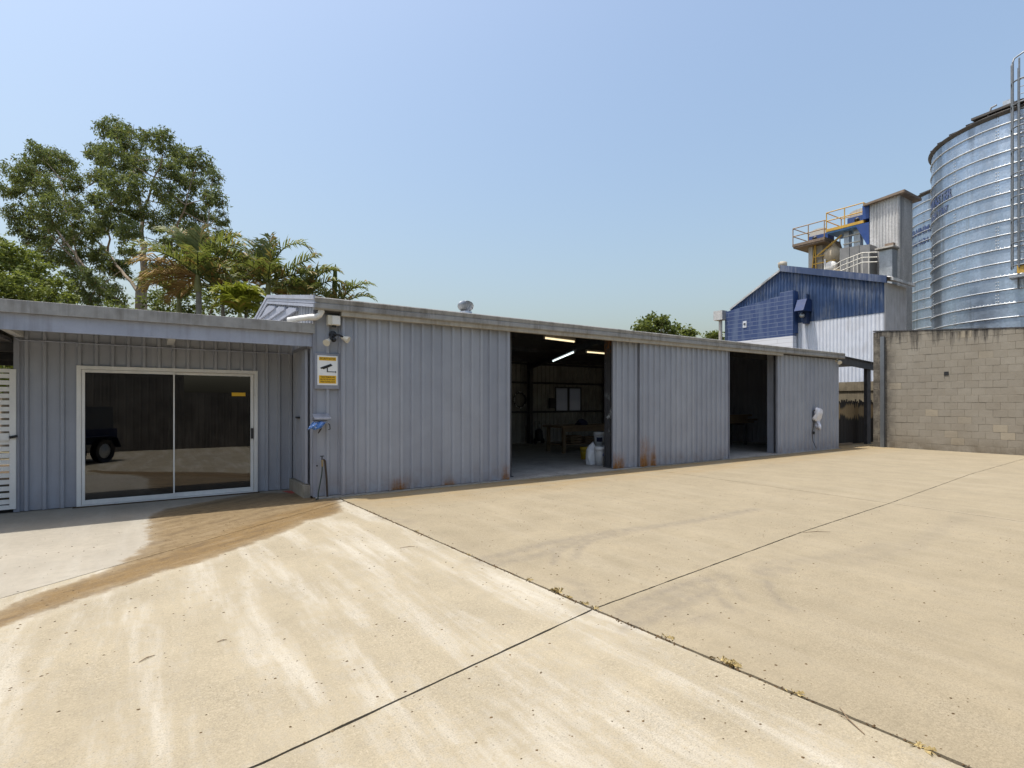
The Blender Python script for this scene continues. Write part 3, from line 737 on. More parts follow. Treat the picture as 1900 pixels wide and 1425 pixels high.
# workbench
bp = at_z(1046, 841, .022); bx0, by0 = bp.x, bp.y
wb = thing('workbench', (bx0+1.2, by0+.5, .022), 'dark heavy workbench inside the main opening', 'bench')
zt = Zy(1046, 790, by0)
MB().box(bx0-.12, bx0+2.6, by0-.1, by0+.9, zt-.07, zt).build('top', M['timber'], wb, bevel=.008)
MB().box(bx0-.05, bx0+2.5, by0-.05, by0+.02, zt-.19, zt-.072).build('apron', M['timber'], wb)
for lx in (bx0, bx0+2.4):
    for ly in (by0, by0+.75): MB().box(lx-.045, lx+.045, ly-.045, ly+.045, .022, zt-.075).build('leg', M['timber'], wb)
MB().box(bx0-.04, bx0+2.4, by0+.1, by0+.7, .25, .28).build('shelf', M['timber'], wb)
def lump(name, c, rx, ry, rz, mat, label, cat, seed):
    rr = random.Random(seed); mb = MB(); n, mrows = 18, 9; vs = []; fs = []
    ph = [rr.uniform(0, 6) for _ in range(6)]
    for j in range(mrows+1):
        v = j/mrows*math.pi/2
        for k in range(n):
            a = 2*math.pi*k/n; w_ = 1+.14*math.sin(3*a+ph[0]+v*2)+.10*math.sin(5*a+ph[1])+.06*math.sin(9*a+ph[2]+v*5)
            vs.append((c[0]+rx*math.cos(v)*math.cos(a)*w_, c[1]+ry*math.cos(v)*math.sin(a)*w_, c[2]+rz*math.sin(v)*(1+.15*math.sin(2*a+ph[3]))))
    for j in range(mrows):
        for k in range(n): fs.append((j*n+k, j*n+(k+1) % n, (j+1)*n+(k+1) % n, (j+1)*n+k))
    fs.append(tuple(range(n))[::-1]); mb.add(vs, fs, True)
    return mb.build(name, mat, label=label, category=cat)
tb = at_y(1079, 788, by0+.3); lump('cloth_bundle', (tb.x, by0+.3, zt), .22, .15, .17, M['navy'], 'dark blue cloth bundle lying on the workbench', 'bundle', 4)
lb = at_y(1077, 815, by0+.3)
def crate(c, sx, sy, sz, label):
    t = thing('crate', c, label, 'crate', 'boxes under the workbench')
    for k in range(3):
        z = c[2]+sz*(k/3)+.005
        for s_ in (-1, 1):
            MB().box(c[0]-sx, c[0]+sx, c[1]+s_*sy-.01, c[1]+s_*sy+.01, z, z+sz/3-.02).build('slat', M['timber'], t)
            MB().box(c[0]+s_*sx-.01, c[0]+s_*sx+.01, c[1]-sy+.012, c[1]+sy-.012, z, z+sz/3-.02).build('slat', M['timber'], t)
    MB().box(c[0]-sx+.012, c[0]+sx-.012, c[1]-sy+.012, c[1]+sy-.012, c[2]+.002, c[2]+.012).build('base', M['timber'], t)
crate((bx0+.7, by0+.4, .281), .22, .16, .26, 'slatted crate on the workbench shelf, nearer the sack')
crate((bx0+1.3, by0+.4, .281), .24, .18, .2, 'low slatted crate on the workbench shelf, behind the column')
# upright trolley jack / washer
wp = at_z(1000, 823, .022)
tr = thing('pressure_washer', (wp.x, wp.y, .022), 'small dark upright machine on wheels by the back column', 'machine')
MB().lathe((wp.x, wp.y, .12), [(0,0),(.15,0),(.16,.1),(.14,.38),(.09,.45),(0,.46)], 16).build('body', M['black'], tr)
for s_ in (-1, 1):
    MB().lathe((wp.x+s_*.17, wp.y, .125), [(0,-.03),(.1,-.03),(.1,.03),(0,.03)], 16, axis='x').build('wheel', M['black'], tr)
MB().tube([(wp.x-.1, wp.y+.1, .3), (wp.x-.1, wp.y+.12, .85), (wp.x+.1, wp.y+.12, .85), (wp.x+.1, wp.y+.1, .3)], .014, 8).build('handle', M['dark_steel'], tr)
MB().lathe((wp.x, wp.y-.02, .58), [(0,0),(.05,0),(.05,.14),(.02,.17),(0,.17)], 12).build('gauge', M['galv_plain'], tr)
# light through holes in the back wall, modelled as white flecks
rc = at_y(965, 742, YB-.14); mb = MB(); rr = random.Random(8)
for k in range(26):
    a = math.radians(35+k*11.5)
    if rr.random() < .25: continue
    s_ = rr.uniform(.012, .03); p = Vector((rc.x+.27*math.cos(a)*1.0, rc.y, rc.z+.3*math.sin(a)))
    mb.obox(p, (s_,0,0), (0,.006,0), (0,0,s_*rr.uniform(.6, 1.3)))
rg = thing('light_specks', (rc.x, rc.y, rc.z), 'faint broken ring of light specks modelled as white flecks, back wall', 'light_specks')
MB().lathe((rc.x, rc.y+.01, rc.z), [(.24,0),(.30,0),(.30,.03),(.24,.03)], 28, axis='y').build('added_hoop', M['dark_steel'], rg)  # made-up backing for the light specks
mb.build('light_flecks', M['bucket'], rg, kind='stuff')
sw = at_y(1024, 748, YB-.1); MB().box(sw.x-.14, sw.x+.14, YB-.18, YB-.07, sw.z-.2, sw.z+.2).build('switchboard', M['dark_steel'], label='small dark box on the back wall left of the window', category='switchboard', bevel=.01)
# timber rack in the smaller opening
rx0, rx1 = X(1346, 11.4), X(1390, 11.4)
ry = 11.4
rk = thing('timber_rack', ((rx0+rx1)/2, ry, .022), 'low steel trestle rack inside the smaller opening', 'rack')
for lx in (rx0+.2, rx1-.2):
    for ly in (ry, ry+.6): MB().box(lx-.03, lx+.03, ly-.03, ly+.03, .022, .82).build('leg', M['dark_steel'], rk)
    MB().box(lx-.03, lx+.03, ry+.031, ry+.569, .76, .82).build('crossbar', M['dark_steel'], rk)
rr = random.Random(2)
for k, (dz, dy, l) in enumerate(((.822,.0,.3),(.822,.2,.1),(.822,.4,.5),(.90,.02,.55),(.90,.25,.2),(.978,.05,.0),(.978,.3,.4),(1.056,.1,.35))):
    MB().box(rx0-1.2, rx1+.0+l, ry+dy, ry+dy+.16, dz, dz+.07).build('timber_plank', M['timber'],
        label=['lowest front plank of the stack in the smaller opening','lowest middle plank of the stack in the smaller opening','lowest rear plank of the stack in the smaller opening','second layer front plank, longest of the stack','second layer rear plank of the stacked timber','third layer front plank of the stacked timber','third layer rear plank of the stacked timber','single top plank of the stacked timber'][k], category='plank', group='planks stacked in the shed')
# ------------------------------------------------------------------ fittings on the shed front
# roof ventilator
vc = at_y(864, 568, 11.0); zv = zroof(11.0)
rv = thing('roof_ventilator', (vc.x, 11.0, zv), 'round spinning metal roof ventilator above the grey shed', 'ventilator')
MB().lathe((vc.x, 11.0, zv-.05), [(.15,0),(.15,.16),(.14,.17)], 24).build('collar', M['galv_plain'], rv)
zc = vc.z
def vane(k):
    mb = MB(); a0 = 2*math.pi*k/22; vs = []; n = 9
    for i in range(n):
        ph = -math.pi*.36+math.pi*.84*i/(n-1); r = .19*math.cos(ph)**.8 if math.cos(ph) > 0 else .02; z = zc+.125*math.sin(ph)
        a = a0+.25*math.sin(ph)
        for da, dr in ((0, 0), (.26, -.045)):
            vs.append((vc.x+(r+dr)*math.cos(a+da), 11.0+(r+dr)*math.sin(a+da), z))
    mb.add(vs, [(2*i, 2*i+1, 2*i+3, 2*i+2) for i in range(n-1)], True); return mb
for k in range(22): vane(k).build('vane', M['galv_plain'], rv)
MB().lathe((vc.x, 11.0, zc), [(0,.125),(.06,.122),(.075,.11)], 20).build('cap', M['galv_plain'], rv)

yfw = YF-.046
# security sign
sg = at_y(606, 690, yfw)
def ry_(px, py): p = at_y(px, py, yfw-.012); return p.x, p.z
x0, zt_ = ry_(584, 655); x1, zb_ = ry_(630, 722)
sx0, sx1 = X(589.3, yfw-.03), X(626.8, yfw-.03); sz1, sz0 = Zy(608, 660, yfw-.03), Zy(608, 714.5, yfw-.03)
sgn = thing('security_sign', ((sx0+sx1)/2, yfw, sz0), 'white and yellow security notice with camera picture on grey board', 'sign')
MB().box(x0, x1, yfw-.014, yfw, zb_, zt_).build('backing_board', M['trim'], sgn, bevel=.004)
SIGNW = paint('sign_white', (.78,.78,.76), .4, .03, dirt_amt=.05); SIGNY = paint('sign_yellow', (.72,.42,.02), .4, .05, dirt_amt=.05); SIGNK = paint('sign_black', (.02,.02,.02), .5, .05, dirt_amt=.02)
MB().box(sx0, sx1, yfw-.019, yfw-.0145, sz0, sz1).build('plate', SIGNW, sgn)
Wd = sx1-sx0; Hd = sz1-sz0; ins = Wd*.075
MB().box(sx0+ins, sx1-ins, yfw-.0215, yfw-.0195, sz1-Hd*.165, sz1-Hd*.045).build('yellow_band', SIGNY, sgn)
MB().box(sx0+ins, sx1-ins, yfw-.0215, yfw-.0195, sz0+Hd*.055, sz0+Hd*.325).build('yellow_band', SIGNY, sgn)
def text_mesh(s, size, width=None, bold=.0):
    cu = bpy.data.curves.new('lettering', 'FONT'); cu.body = s; cu.size = size; cu.align_x = 'CENTER'; cu.align_y = 'CENTER'; cu.offset = bold; cu.resolution_u = 3
    o = bpy.data.objects.new('lettering', cu); C.objects.link(o)
    dg = bpy.context.evaluated_depsgraph_get(); me = bpy.data.meshes.new_from_object(o.evaluated_get(dg))
    vs = [tuple(v.co) for v in me.vertices]; fs = [tuple(p.vertices) for p in me.polygons]
    bpy.data.objects.remove(o); bpy.data.curves.remove(cu); bpy.data.meshes.remove(me)
    xs = [v[0] for v in vs]; w0 = max(xs)-min(xs); cxx = (max(xs)+min(xs))/2
    k = (width/w0) if width else 1
    return [((v[0]-cxx)*k, v[1]) for v in vs], fs
def flat_text(s, cx_, y, z, size, width, mat, parent):
    vs, fs = text_mesh(s, size, width, size*.015)
    MB().add([(cx_+u, y, z+v) for u, v in vs], fs).build('lettering', mat, parent)
scx = (sx0+sx1)/2
flat_text('SECURITY NOTICE', scx, yfw-.0225, sz1-Hd*.107, Hd*.095, Wd*.76, SIGNK, sgn)
for i, s in enumerate(('THESE PREMISES ARE', 'PROTECTED BY 24HR', 'VIDEO SURVEILLANCE')):
    flat_text(s, scx, yfw-.0225, sz0+Hd*(.268-.08*i), Hd*.068, Wd*.72, SIGNK, sgn)
def sp(u, v): return (sx0+Wd*u, yfw-.0215, sz0+Hd*v)
MB().prism([sp(.17,.60), sp(.66,.73), sp(.74,.665), sp(.30,.535), sp(.24,.555)], (0,-.003,0)).prism([sp(.13,.585), sp(.20,.60), sp(.25,.555), sp(.17,.545)], (0,-.002,0)).prism([sp(.46,.58), sp(.51,.59), sp(.51,.47), sp(.46,.47)], (0,-.0025,0)).prism([sp(.46,.467), sp(.88,.467), sp(.88,.445), sp(.46,.445)], (0,-.0025,0)).prism([sp(.885,.49), sp(.92,.48), sp(.92,.425), sp(.885,.415)], (0,-.0025,0)).build('camera_pictogram', SIGNK, sgn)

# sensor flood light with two heads
def cone_head(mb, p, d, r0, r1, l):
    d = Vector(d).normalized(); p = Vector(p); return mb.tube([p, p+d*l*.35, p+d*l*.8, p+d*l], [r0, r0*1.2, r1*.93, r1], 16)
fl0 = at_y(618.5, 620, yfw-.06)
fl = thing('flood_light', (fl0.x, yfw, fl0.z), 'black twin sensor flood light with two cream heads above the sign', 'lamp')
MB().lathe((fl0.x, yfw, fl0.z), [(0,-.07),(.045,-.07),(.055,-.05),(.055,0),(0,0)], 18, axis='y').build('base', M['black'], fl)
for s_, tgt in ((-1, at_y(609, 633, yfw-.12)), (1, at_y(640, 628, yfw-.12))):
    a = Vector((fl0.x, yfw-.06, fl0.z)); b = Vector(tgt)
    arm = MB().tube([a, a*.5+b*.5+Vector((0,-.02,.02)), b+Vector((-.03*s_,0,.02))], .016, 8).build('arm', M['black'], fl)
    dd = Vector((-.55*1 if s_ < 0 else .75, -.6, -.45))
    hd = cone_head(MB(), b-dd*.06, dd, .028, .058, .13).build('lamp_head', M['cream'], fl)
sn = Vector((fl0.x+.005, yfw-.09, fl0.z-.075)); MB().tube([Vector((fl0.x, yfw-.06, fl0.z-.02)), sn], .016, 8).lathe((sn.x, sn.y+.02, sn.z-.02), [(0,-.05),(.03,-.05),(.036,-.02),(.036,.02),(.02,.035)], 14, axis='y').build('sensor', M['black'], fl)
# junction box
jx0, jx1 = X(608.5, yfw-.1), X(632, yfw-.1); jz0, jz1 = Zy(620, 603, yfw-.1), Zy(620, 585, yfw-.1)
jb = thing('junction_box', ((jx0+jx1)/2, yfw, jz0), 'cream plastic control box under the gutter above the flood light', 'box')
MB().box(jx0, jx1, yfw-.1, yfw, jz0, jz1).build('case', M['cream'], jb, bevel=.008)
MB().box(jx0+(jx1-jx0)*.33, jx1-.008, yfw-.108, yfw-.101, jz0+.012, jz1-.008).build('cover', M['white'], jb, bevel=.004)
MB().box(jx0+(jx1-jx0)*.4, jx0+(jx1-jx0)*.7, yfw-.07, yfw-.02, jz0-.03, jz0-.001).build('cable_gland', M['black'], jb)
# white pipe from the gutter
pa = at_y(596, 570, 8.86); pts = [(pa.x, 8.86, 3.03), (pa.x, 8.86, pa.z-.08), (pa.x-.02, 8.87, pa.z-.125), (pa.x-.07, 8.90, pa.z-.16), (pa.x-.16, 8.95, pa.z-.165), (pa.x-.26, 9.05, pa.z-.175), (pa.x-.42, 9.22, pa.z-.20)]
dp = thing('downpipe', (pa.x, 8.86, 2.7), 'white plastic elbow pipe from shed gutter onto office roof', 'pipe')
MB().tube(pts, .047, 16).build('pipe', M['pvc'], dp)
MB().tube([(pa.x, 8.86, 2.99), (pa.x, 8.86, pa.z-.06)], .053, 16).tube([Vector(pts[3])+Vector((.01,-.006,0)), Vector(pts[4])], .053, 16).build('coupling', M['pvc'], dp)
# hooded shelf with blue rag
hx0, hx1 = X(581, yfw-.08), X(612, yfw-.08); hz = Zy(595, 770, yfw-.08)
hs = thing('hooded_shelf', ((hx0+hx1)/2, yfw, hz-.1), 'small grey metal hooded shelf on the wall under the sign', 'shelf')
MB().prism([(hx0, yfw, hz+.02), (hx0, yfw-.16, hz-.05), (hx0, yfw-.16, hz-.075), (hx0, yfw, hz-.06)], (hx1-hx0,0,0)).build('hood', M['trim'], hs)
MB().box(hx0+.01, hx1-.03, yfw-.13, yfw, hz-.135, hz-.10).build('rail', M['fascia'], hs)
for s_ in (hx0+.05, hx1-.06): MB().tube([(s_, yfw-.13, hz-.118), (s_, yfw-.137, hz-.118)], .006, 8).build('bolt', M['black'], hs)
def drape(name, pts, wdt, mat, label, cat, fold=.02, seed=1, n=12):
    rr = random.Random(seed); mb = MB(); vs = []; fs = []
    for i, (p, hw) in enumerate(zip(pts, wdt)):
        p = Vector(p)
        for k in range(n+1):
            u = k/n*2-1
            vs.append((p.x+hw*u, p.y+fold*math.sin(u*7+i*.6)+fold*.6*math.sin(u*15+i), p.z+.012*math.sin(u*5+i)))
    for i in range(len(pts)-1):
        for k in range(n): fs.append((i*(n+1)+k, i*(n+1)+k+1, (i+1)*(n+1)+k+1, (i+1)*(n+1)+k))
    mb.add(vs, fs, True); o = mb.build(name, mat, label=label, category=cat)
    sm = o.modifiers.new('thickness', 'SOLIDIFY'); sm.thickness = .006
    return o
m = NT('blue_print_rag'); M['rag'] = m.bsdf(m.mix(m.rng(m.vor(45), .2, .35), (.55,.62,.75), (.06,.16,.42)), .9)
rx_ = (X(576, yfw-.1)+X(600, yfw-.1))/2; rz = Zy(590, 789, yfw-.1)
drape('blue_rag', [(rx_+.06, yfw-.09, rz+.045), (rx_+.03, yfw-.14, rz+.05), (rx_, yfw-.16, rz+.02), (rx_-.03, yfw-.165, rz-.025), (rx_-.06, yfw-.16, rz-.06)], [.09,.10,.11,.11,.10], M['rag'], 'blue and white printed rag hanging from the hooded shelf', 'rag', .012, 3)
MB().tube([(hx1-.05, yfw-.1, hz-.12), (hx1-.01, yfw-.11, hz-.16), (hx1+.0, yfw-.1, hz-.23), (hx1-.03, yfw-.09, hz-.24)], .007, 6).build('wire_hook', M['black'], hs)
MB().tube([(hx0+.10, yfw-.1, hz-.135), (hx0+.11, yfw-.12, hz-.22), (hx0+.07, yfw-.12, hz-.29)], [.012,.016,.008], 7).build('strap', M['copper'], hs)
# tap with riser and hose
tpx = X(602, yfw-.03); tz = Zy(600, 853, yfw-.03)
tap = thing('garden_tap', (tpx, yfw, 0), 'tap on a leaning dark riser pipe at the shed corner', 'tap')
MB().tube([(X(607.5, yfw-.03), yfw-.03, .0), (X(606, yfw-.03), yfw-.03, tz*.5), (X(603, yfw-.03), yfw-.03, tz-.02), (X(600.5, yfw-.03), yfw-.035, tz), (X(599, yfw-.03), yfw-.07, tz-.005)], .017, 8).build('riser', M['copper'], tap)
tq = Vector((X(597.5, yfw-.08), yfw-.08, tz-.01))
MB().tube([tq+Vector((.02,.02,.0)), tq, tq+Vector((0,-.02,-.03)), tq+Vector((0,-.02,-.09))], [.016,.018,.017,.014], 10).build('spout', M['brass'], tap)
MB().tube([tq, tq+Vector((0,0,.07))], .009, 8).bar(tq+Vector((-.03,0,.075)), tq+Vector((.03,0,.075)), .014, .012).build('tap_handle', M['black'], tap)
MB().tube([tq+Vector((0,-.02,-.09)), tq+Vector((-.01,-.02,-.22)), tq+Vector((-.06,-.02,-.5)), tq+Vector((-.085,-.02,-.8)), tq+Vector((-.10,-.04,-tq.z+.02))], .0095, 7).build('hose', M['hose'], tap)
MB().tube([(X(587.5, yfw+.03), yfw+.012, .53), (X(587.5, yfw+.03), yfw+.002, .53)], .013, 10).build('wall_plug', M['black'], tap)
# right-hand tap with white rag
yr = 8.91
t2 = thing('wall_tap', (X(1507, yr), yr, 0), 'tap and thin hose on the end panel beside the white rag', 'tap')
qx = X(1511, yr); qz = Zy(1511, 762, yr)
MB().tube([(qx, yr+.02, qz), (qx, yr-.1, qz), (qx, yr-.12, qz-.06)], .02, 8).build('spout', M['brass'], t2)
MB().bar((qx-.16, yr-.08, qz+.01), (qx+.02, yr-.08, qz+.03), .025, .025).build('tap_handle', M['black'], t2)
zq = lambda py: Zy(1507, py, yr)
MB().tube([(qx-.02, yr-.1, qz-.06), (X(1508,yr), yr-.05, zq(780)), (X(1505.5,yr), yr-.05, zq(795)), (X(1505,yr), yr-.04, zq(806)), (X(1506,yr), yr-.04, zq(818)), (X(1511,yr), yr-.06, zq(832))], [.014,.012,.012,.010,.009,.009], 7).build('hose', M['black'], t2)
MB().lathe((X(1506.5, yr), yr-.05, zq(803)), [(.03,-.02),(.05,-.02),(.05,.02),(.03,.02),(.03,-.02)], 12, axis='y').build('hose_coupling', M['black'], t2)
rgx = X(1517, yr-.1)
rg_px = [(1516.3,2.6,757),(1516.4,3.8,760),(1516.6,4.2,765),(1517.4,4.8,770),(1518.2,5.6,775),(1519,5.4,779),(1519.4,3.2,782),(1517.6,2.6,785),(1517.2,1.5,788),(1516.4,1.9,791),(1517,.5,797)]
drape('white_rag', [(X(p, yr-.1), yr-.10-.05*math.sin(i*.8), zq(q_)) for i, (p, h_, q_) in enumerate(rg_px)], [X(p+h_, yr-.1)-X(p, yr-.1) for p, h_, q_ in rg_px], M['whitecloth'], 'white rag hung over the tap on the end panel', 'rag', .055, 6, 18)
cl = at_y(1553, 668, 8.9)
el = thing('eave_lamp', (cl.x, 8.9, cl.z), 'small cream spotlight at the far end of the shed eave', 'lamp')
MB().lathe((cl.x, 8.94, cl.z), [(0,-.06),(.05,-.06),(.06,-.03),(.06,0)], 14, axis='y').build('base', M['cream'], el)
cone_head(MB(), (cl.x-.03, 8.86, cl.z-.02), (-.5,-.6,-.5), .03, .07, .16).build('lamp_head', M['cream'], el)

# ------------------------------------------------------------------ the office
YO = 10.22; XO0 = X(32, YO); XO1 = XL-.03
YE = 9.08
off = thing('office_annex', ((XO0+XO1)/2, YO, 0), 'low grey office annex with flat eave and large sliding glass door', 'building')
DX0, DX1 = X(142, YO-.03), X(478, YO-.03); DZ0, DZ1 = Zy(142, 944, YO-.03), Zy(142, 678, YO-.03)
for a, b, z0, z1 in ((XO0, DX0+.01, .01, 2.62), (DX1-.01, XO1, .01, 2.62), (DX0+.01, DX1-.01, DZ1-.01, 2.62)):
    st = (0.1-(a-XO0)) % .197
    MB().ribs((a, YO), (b, YO), z0, z1, (0,-1), .197, .038, .07, .034, start=st).build('wall_cladding', M['office'], off)
MB().ribs((XO0, YO), (XO0, 15.5), .01, 2.62, (-1,0), .197, .03, .06, .03, start=.1).build('wall_cladding', M['office'], off)
MB().box(XO0-.035, XO0+.03, YO-.034, YO+.02, .008, 2.6).build('corner_flashing', M['trim'], off)
# dark room behind the glass
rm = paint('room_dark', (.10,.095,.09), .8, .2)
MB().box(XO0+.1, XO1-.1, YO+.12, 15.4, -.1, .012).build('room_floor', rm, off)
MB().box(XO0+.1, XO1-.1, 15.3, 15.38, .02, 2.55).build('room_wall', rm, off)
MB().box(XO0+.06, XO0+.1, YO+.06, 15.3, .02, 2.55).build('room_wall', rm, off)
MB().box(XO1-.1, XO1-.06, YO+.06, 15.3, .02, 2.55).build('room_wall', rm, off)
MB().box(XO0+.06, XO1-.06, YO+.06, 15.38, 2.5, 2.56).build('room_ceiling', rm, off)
# eave
ex0, ex1 = -9.0, X(581.5, YE)
ZE = 2.82
MB().prism([(ex0,YE-.10,ZE-.155),(ex0,YE-.10,ZE),(ex0,YE-.085,ZE+.004),(ex0,YE-.08,ZE-.02),(ex0,YE-.085,ZE-.14),(ex0,YE,ZE-.14),(ex0,YE,ZE-.155)], (ex1-ex0,0,0)).build('gutter', M['gutter'], off)
MB().box(ex0, ex1, YE-.04, YE, ZE-.365, ZE-.157).build('fascia_board', M['fascia'], off)
mb = MB(); prof = []
n = int((ex1-ex0)/.2)
for i in range(n):
    u = ex0+i*.2; prof += [(u,0),(u+.06,0),(u+.08,.025),(u+.11,.025),(u+.13,0)]
vs = []; fs = []
for u, d in prof: vs += [(u, YE-.06, ZE-.03+d), (u, 15.6, ZE-.13+d)]
for i in range(len(prof)-1): fs.append((2*i, 2*i+2, 2*i+3, 2*i+1))
mb.add(vs, fs); mb.build('roof_sheet', M['roof'], off)
for px in (46, 322, 566):
    xx = X(px, YO)-.05
    MB().box(xx-.045, xx+.045, YE+.002, YO-.032, 2.47, 2.66).build('rafter_end', M['white'], off)
# conduit along the wall
zc0 = Zy(120, 633, YO-.05); cz = lambda px, py: (X(px, YO-.05), YO-.045, Zy(px, py, YO-.05))
MB().tube([cz(26,626), cz(36,631), cz(80,632.5), cz(300,645), cz(545,657)], .011, 8).build('conduit', M['fascia'], off)
for px, py in ((80,634),(143,638),(233,642.5),(318,647.5),(396,652),(469,655)):
    c = cz(px, py); MB().box(c[0]-.01, c[0]+.01, YO-.058, YO-.03, c[2]-.035, c[2]+.016).build('conduit_clip', M['fascia'], off)
# sliding glass door
y0 = YO-.05; y1 = YO+.05
ft = .055
sd = MB().box(DX0, DX1, y0, y1, DZ1-ft, DZ1).box(DX0, DX1, y0, y1, DZ0, DZ0+ft*.8).box(DX0, DX0+ft, y0, y1, DZ0+ft*.8, DZ1-ft).box(DX1-ft, DX1, y0, y1, DZ0+ft*.8, DZ1-ft).build('glass_door', M['white'], off, bevel=.003)
mxd = X(322, YO)
def leaf(a, b, y, thin):
    zl0, zl1 = DZ0+ft*.8+.004, DZ1-ft-.004; t = .045
    fr = MB().box(a, b, y, y+.03, zl1-t*.9, zl1).box(a, b, y, y+.03, zl0, zl0+t*1.5).box(a, a+t*thin[0], y, y+.03, zl0+t*1.5, zl1-t*.9).box(b-t*thin[1], b, y, y+.03, zl0+t*1.5, zl1-t*.9)
    fr.build('leaf_frame', M['white'], sd, bevel=.002)
    MB().box(a+t*thin[0]-.004, b-t*thin[1]+.004, y+.012, y+.018, zl0+t*1.5-.004, zl1-t*.9+.004).build('pane', M['glass'], sd)
leaf(DX0+ft+.003, mxd+.015, YO-.04, (.9, .45)); leaf(mxd-.02, DX1-ft-.003, YO+.002, (.5, 1.1))
hzz = Zy(470, 804, YO)
MB().box(DX1-ft-.047, DX1-ft-.012, YO-.022, YO+.0, hzz-.09, hzz+.09).build('handle', M['black'], sd)
st0 = X(430, YO+.01); st1 = X(455.5, YO+.01); MB().box(st0, st1, YO+.0115, YO+.0135, Zy(440, 735, YO+.01), Zy(440, 728.5, YO+.01)).build('sticker', SIGNY, sd)
MB().box(DX0-.04, DX1+.02, YO-.11, YO-.02, -.02, .012).build('sill_strip', M['dirt'], off)
# red spray mark at the corner
MB().add([(XL-.28, 10.05, .004), (XL-.12, 10.02, .004), (XL-.1, 9.72, .004), (XL-.2, 9.7, .004)], [(0,1,2,3)]).build('spray_mark', M['redmark'], YARD)

# ------------------------------------------------------------------ slatted gate on the left
GY = YO-.02; gx1_ = X(30.5, GY); gx0_ = gx1_-1.5
gz0, gz1 = Zy(28, 944, GY), Zy(28, 685, GY)
gt = thing('slatted_gate', ((gx0_+gx1_)/2, GY, 0), 'white horizontal slat gate beside the office corner', 'gate')
MB().box(gx1_-.07, gx1_, GY-.03, GY+.03, gz0, gz1).build('stile', M['white'], gt, bevel=.003)
MB().box(gx0_, gx0_+.07, GY-.03, GY+.03, gz0, gz1).build('stile', M['white'], gt, bevel=.003)
MB().box(gx0_+.071, gx1_-.071, GY-.03, GY+.03, gz1-.05, gz1).build('rail', M['white'], gt)
MB().box(gx0_+.071, gx1_-.071, GY-.03, GY+.03, gz0, gz0+.06).build('rail', M['white'], gt)
ns = 20; ph = (gz1-.05-gz0-.06)/ns
for i in range(ns):
    z = gz0+.06+ph*i+ph*.16
    MB().box(gx0_+.071, gx1_-.071, GY-.012, GY+.012, z, z+ph*.66).build('slat', M['white'], gt)
MB().box(gx1_-.2, gx1_-.072, GY-.045, GY-.013, 1.02, 1.12).build('latch_plate', M['white'], gt)
MB().tube([(gx1_-.06, GY-.06, 1.06), (gx1_+.02, GY-.06, 1.08)], .018, 8).build('latch_bolt', M['black'], gt)
MB().box(gx0_, gx1_+.03, GY+.05, GY+.1, -.02, gz0+.12).build('kick_board', M['black'], gt)
# roofed passage behind the gate
ps = thing('passage_awning', (-4.5, 13, 0), 'dark awning over the passage behind the slatted gate', 'awning')
MB().box(-9, XO0-.05, YE+.02, 14.5, 2.40, 2.44).build('awning_sheet', M['dark_steel'], ps)
for yy in (10.5, 12.5, 14.3): MB().box(-9, XO0-.06, yy, yy+.05, 2.28, 2.398).build('batten', M['dark_steel'], ps)
for xx in (-8.5, -5.2):
    MB().box(xx, xx+.09, 14.2, 14.29, -.05, 2.398).build('post', M['dark_steel'], ps)

# ------------------------------------------------------------------ block wall on the right
XW = 21.34
BW = thing('block_wall', (XW+.1, 5, 0), 'tall weathered concrete block boundary wall beside the yard', 'wall')
yw_end = Y(1620, XW); yw_start = -1.0
ch = .2265; bl = .345; gap = .009
ztop = lambda y: np.interp(y, [-2, 4.6, 8.75], [3.25, 3.74, 4.08])
MB().prism([(XW+.006, yw_start, -.1), (XW+.006, yw_end-.004, -.1), (XW+.006, yw_end-.004, ztop(yw_end)-.03), (XW+.006, yw_start, ztop(yw_start)-.03)], (.16,0,0)).build('mortar_core', M['mortar'], BW)
rr = random.Random(21); far = MB()
nparts = 0
blk_mesh = None
for c in range(19):
    z0 = c*ch-.02; y = yw_end-(bl/2 if c % 2 else 0)-bl; first = True
    ya = yw_end
    while ya > yw_start:
        yb_ = max(yw_start, ya-(bl/2 if (first and c % 2) else bl)); first = False
        zt0 = min(z0+ch-gap, ztop((ya+yb_)/2)-.0)
        if zt0-z0 > .05:
            o_ = rr.uniform(-.003, .004)
            mb = far if (yb_ < 4.1) else MB()
            b = .004
            xx0 = XW+o_
            A = [(xx0+b, yb_+gap/2, z0), (xx0+b, ya-gap/2, z0), (xx0+b, ya-gap/2, zt0), (xx0+b, yb_+gap/2, zt0)]
            Bf = [(xx0, yb_+gap/2+b, z0+b), (xx0, ya-gap/2-b, z0+b), (xx0, ya-gap/2-b, zt0-b), (xx0, yb_+gap/2+b, zt0-b)]
            Cc = [(XW+.19, p[1], p[2]) for p in A]
            mb.add(Bf+A+Cc, [(3,2,1,0),(0,1,5,4),(1,2,6,5),(2,3,7,6),(3,0,4,7),(4,5,9,8),(5,6,10,9),(6,7,11,10),(7,4,8,11)])
            if mb is not far and nparts < 298:
                mb.build('block', M['block'], BW); nparts += 1
        ya = yb_
far.build('far_blocks', M['block'], BW, kind='stuff')
cap = MB().prism([(XW-.012, yw_start, ztop(yw_start)+.0), (XW-.012, 4.6, ztop(4.6)), (XW-.012, yw_end, ztop(yw_end)), (XW-.012, yw_end, ztop(yw_end)+.035), (XW-.012, 4.6, ztop(4.6)+.035), (XW-.012, yw_start, ztop(yw_start)+.035)], (.22,0,0))
cap.build('coping', M['dark_steel'], BW)
py0, py1 = Y(1640, XW-.12), Y(1633, XW-.12)
sp_ = MB().box(XW-.12, XW-.108, py0, py1, .0, 3.86).box(XW-.107, XW-.004, py0, py0+.012, .0, 3.86).box(XW-.107, XW-.004, py1-.012, py1, .0, 3.86)
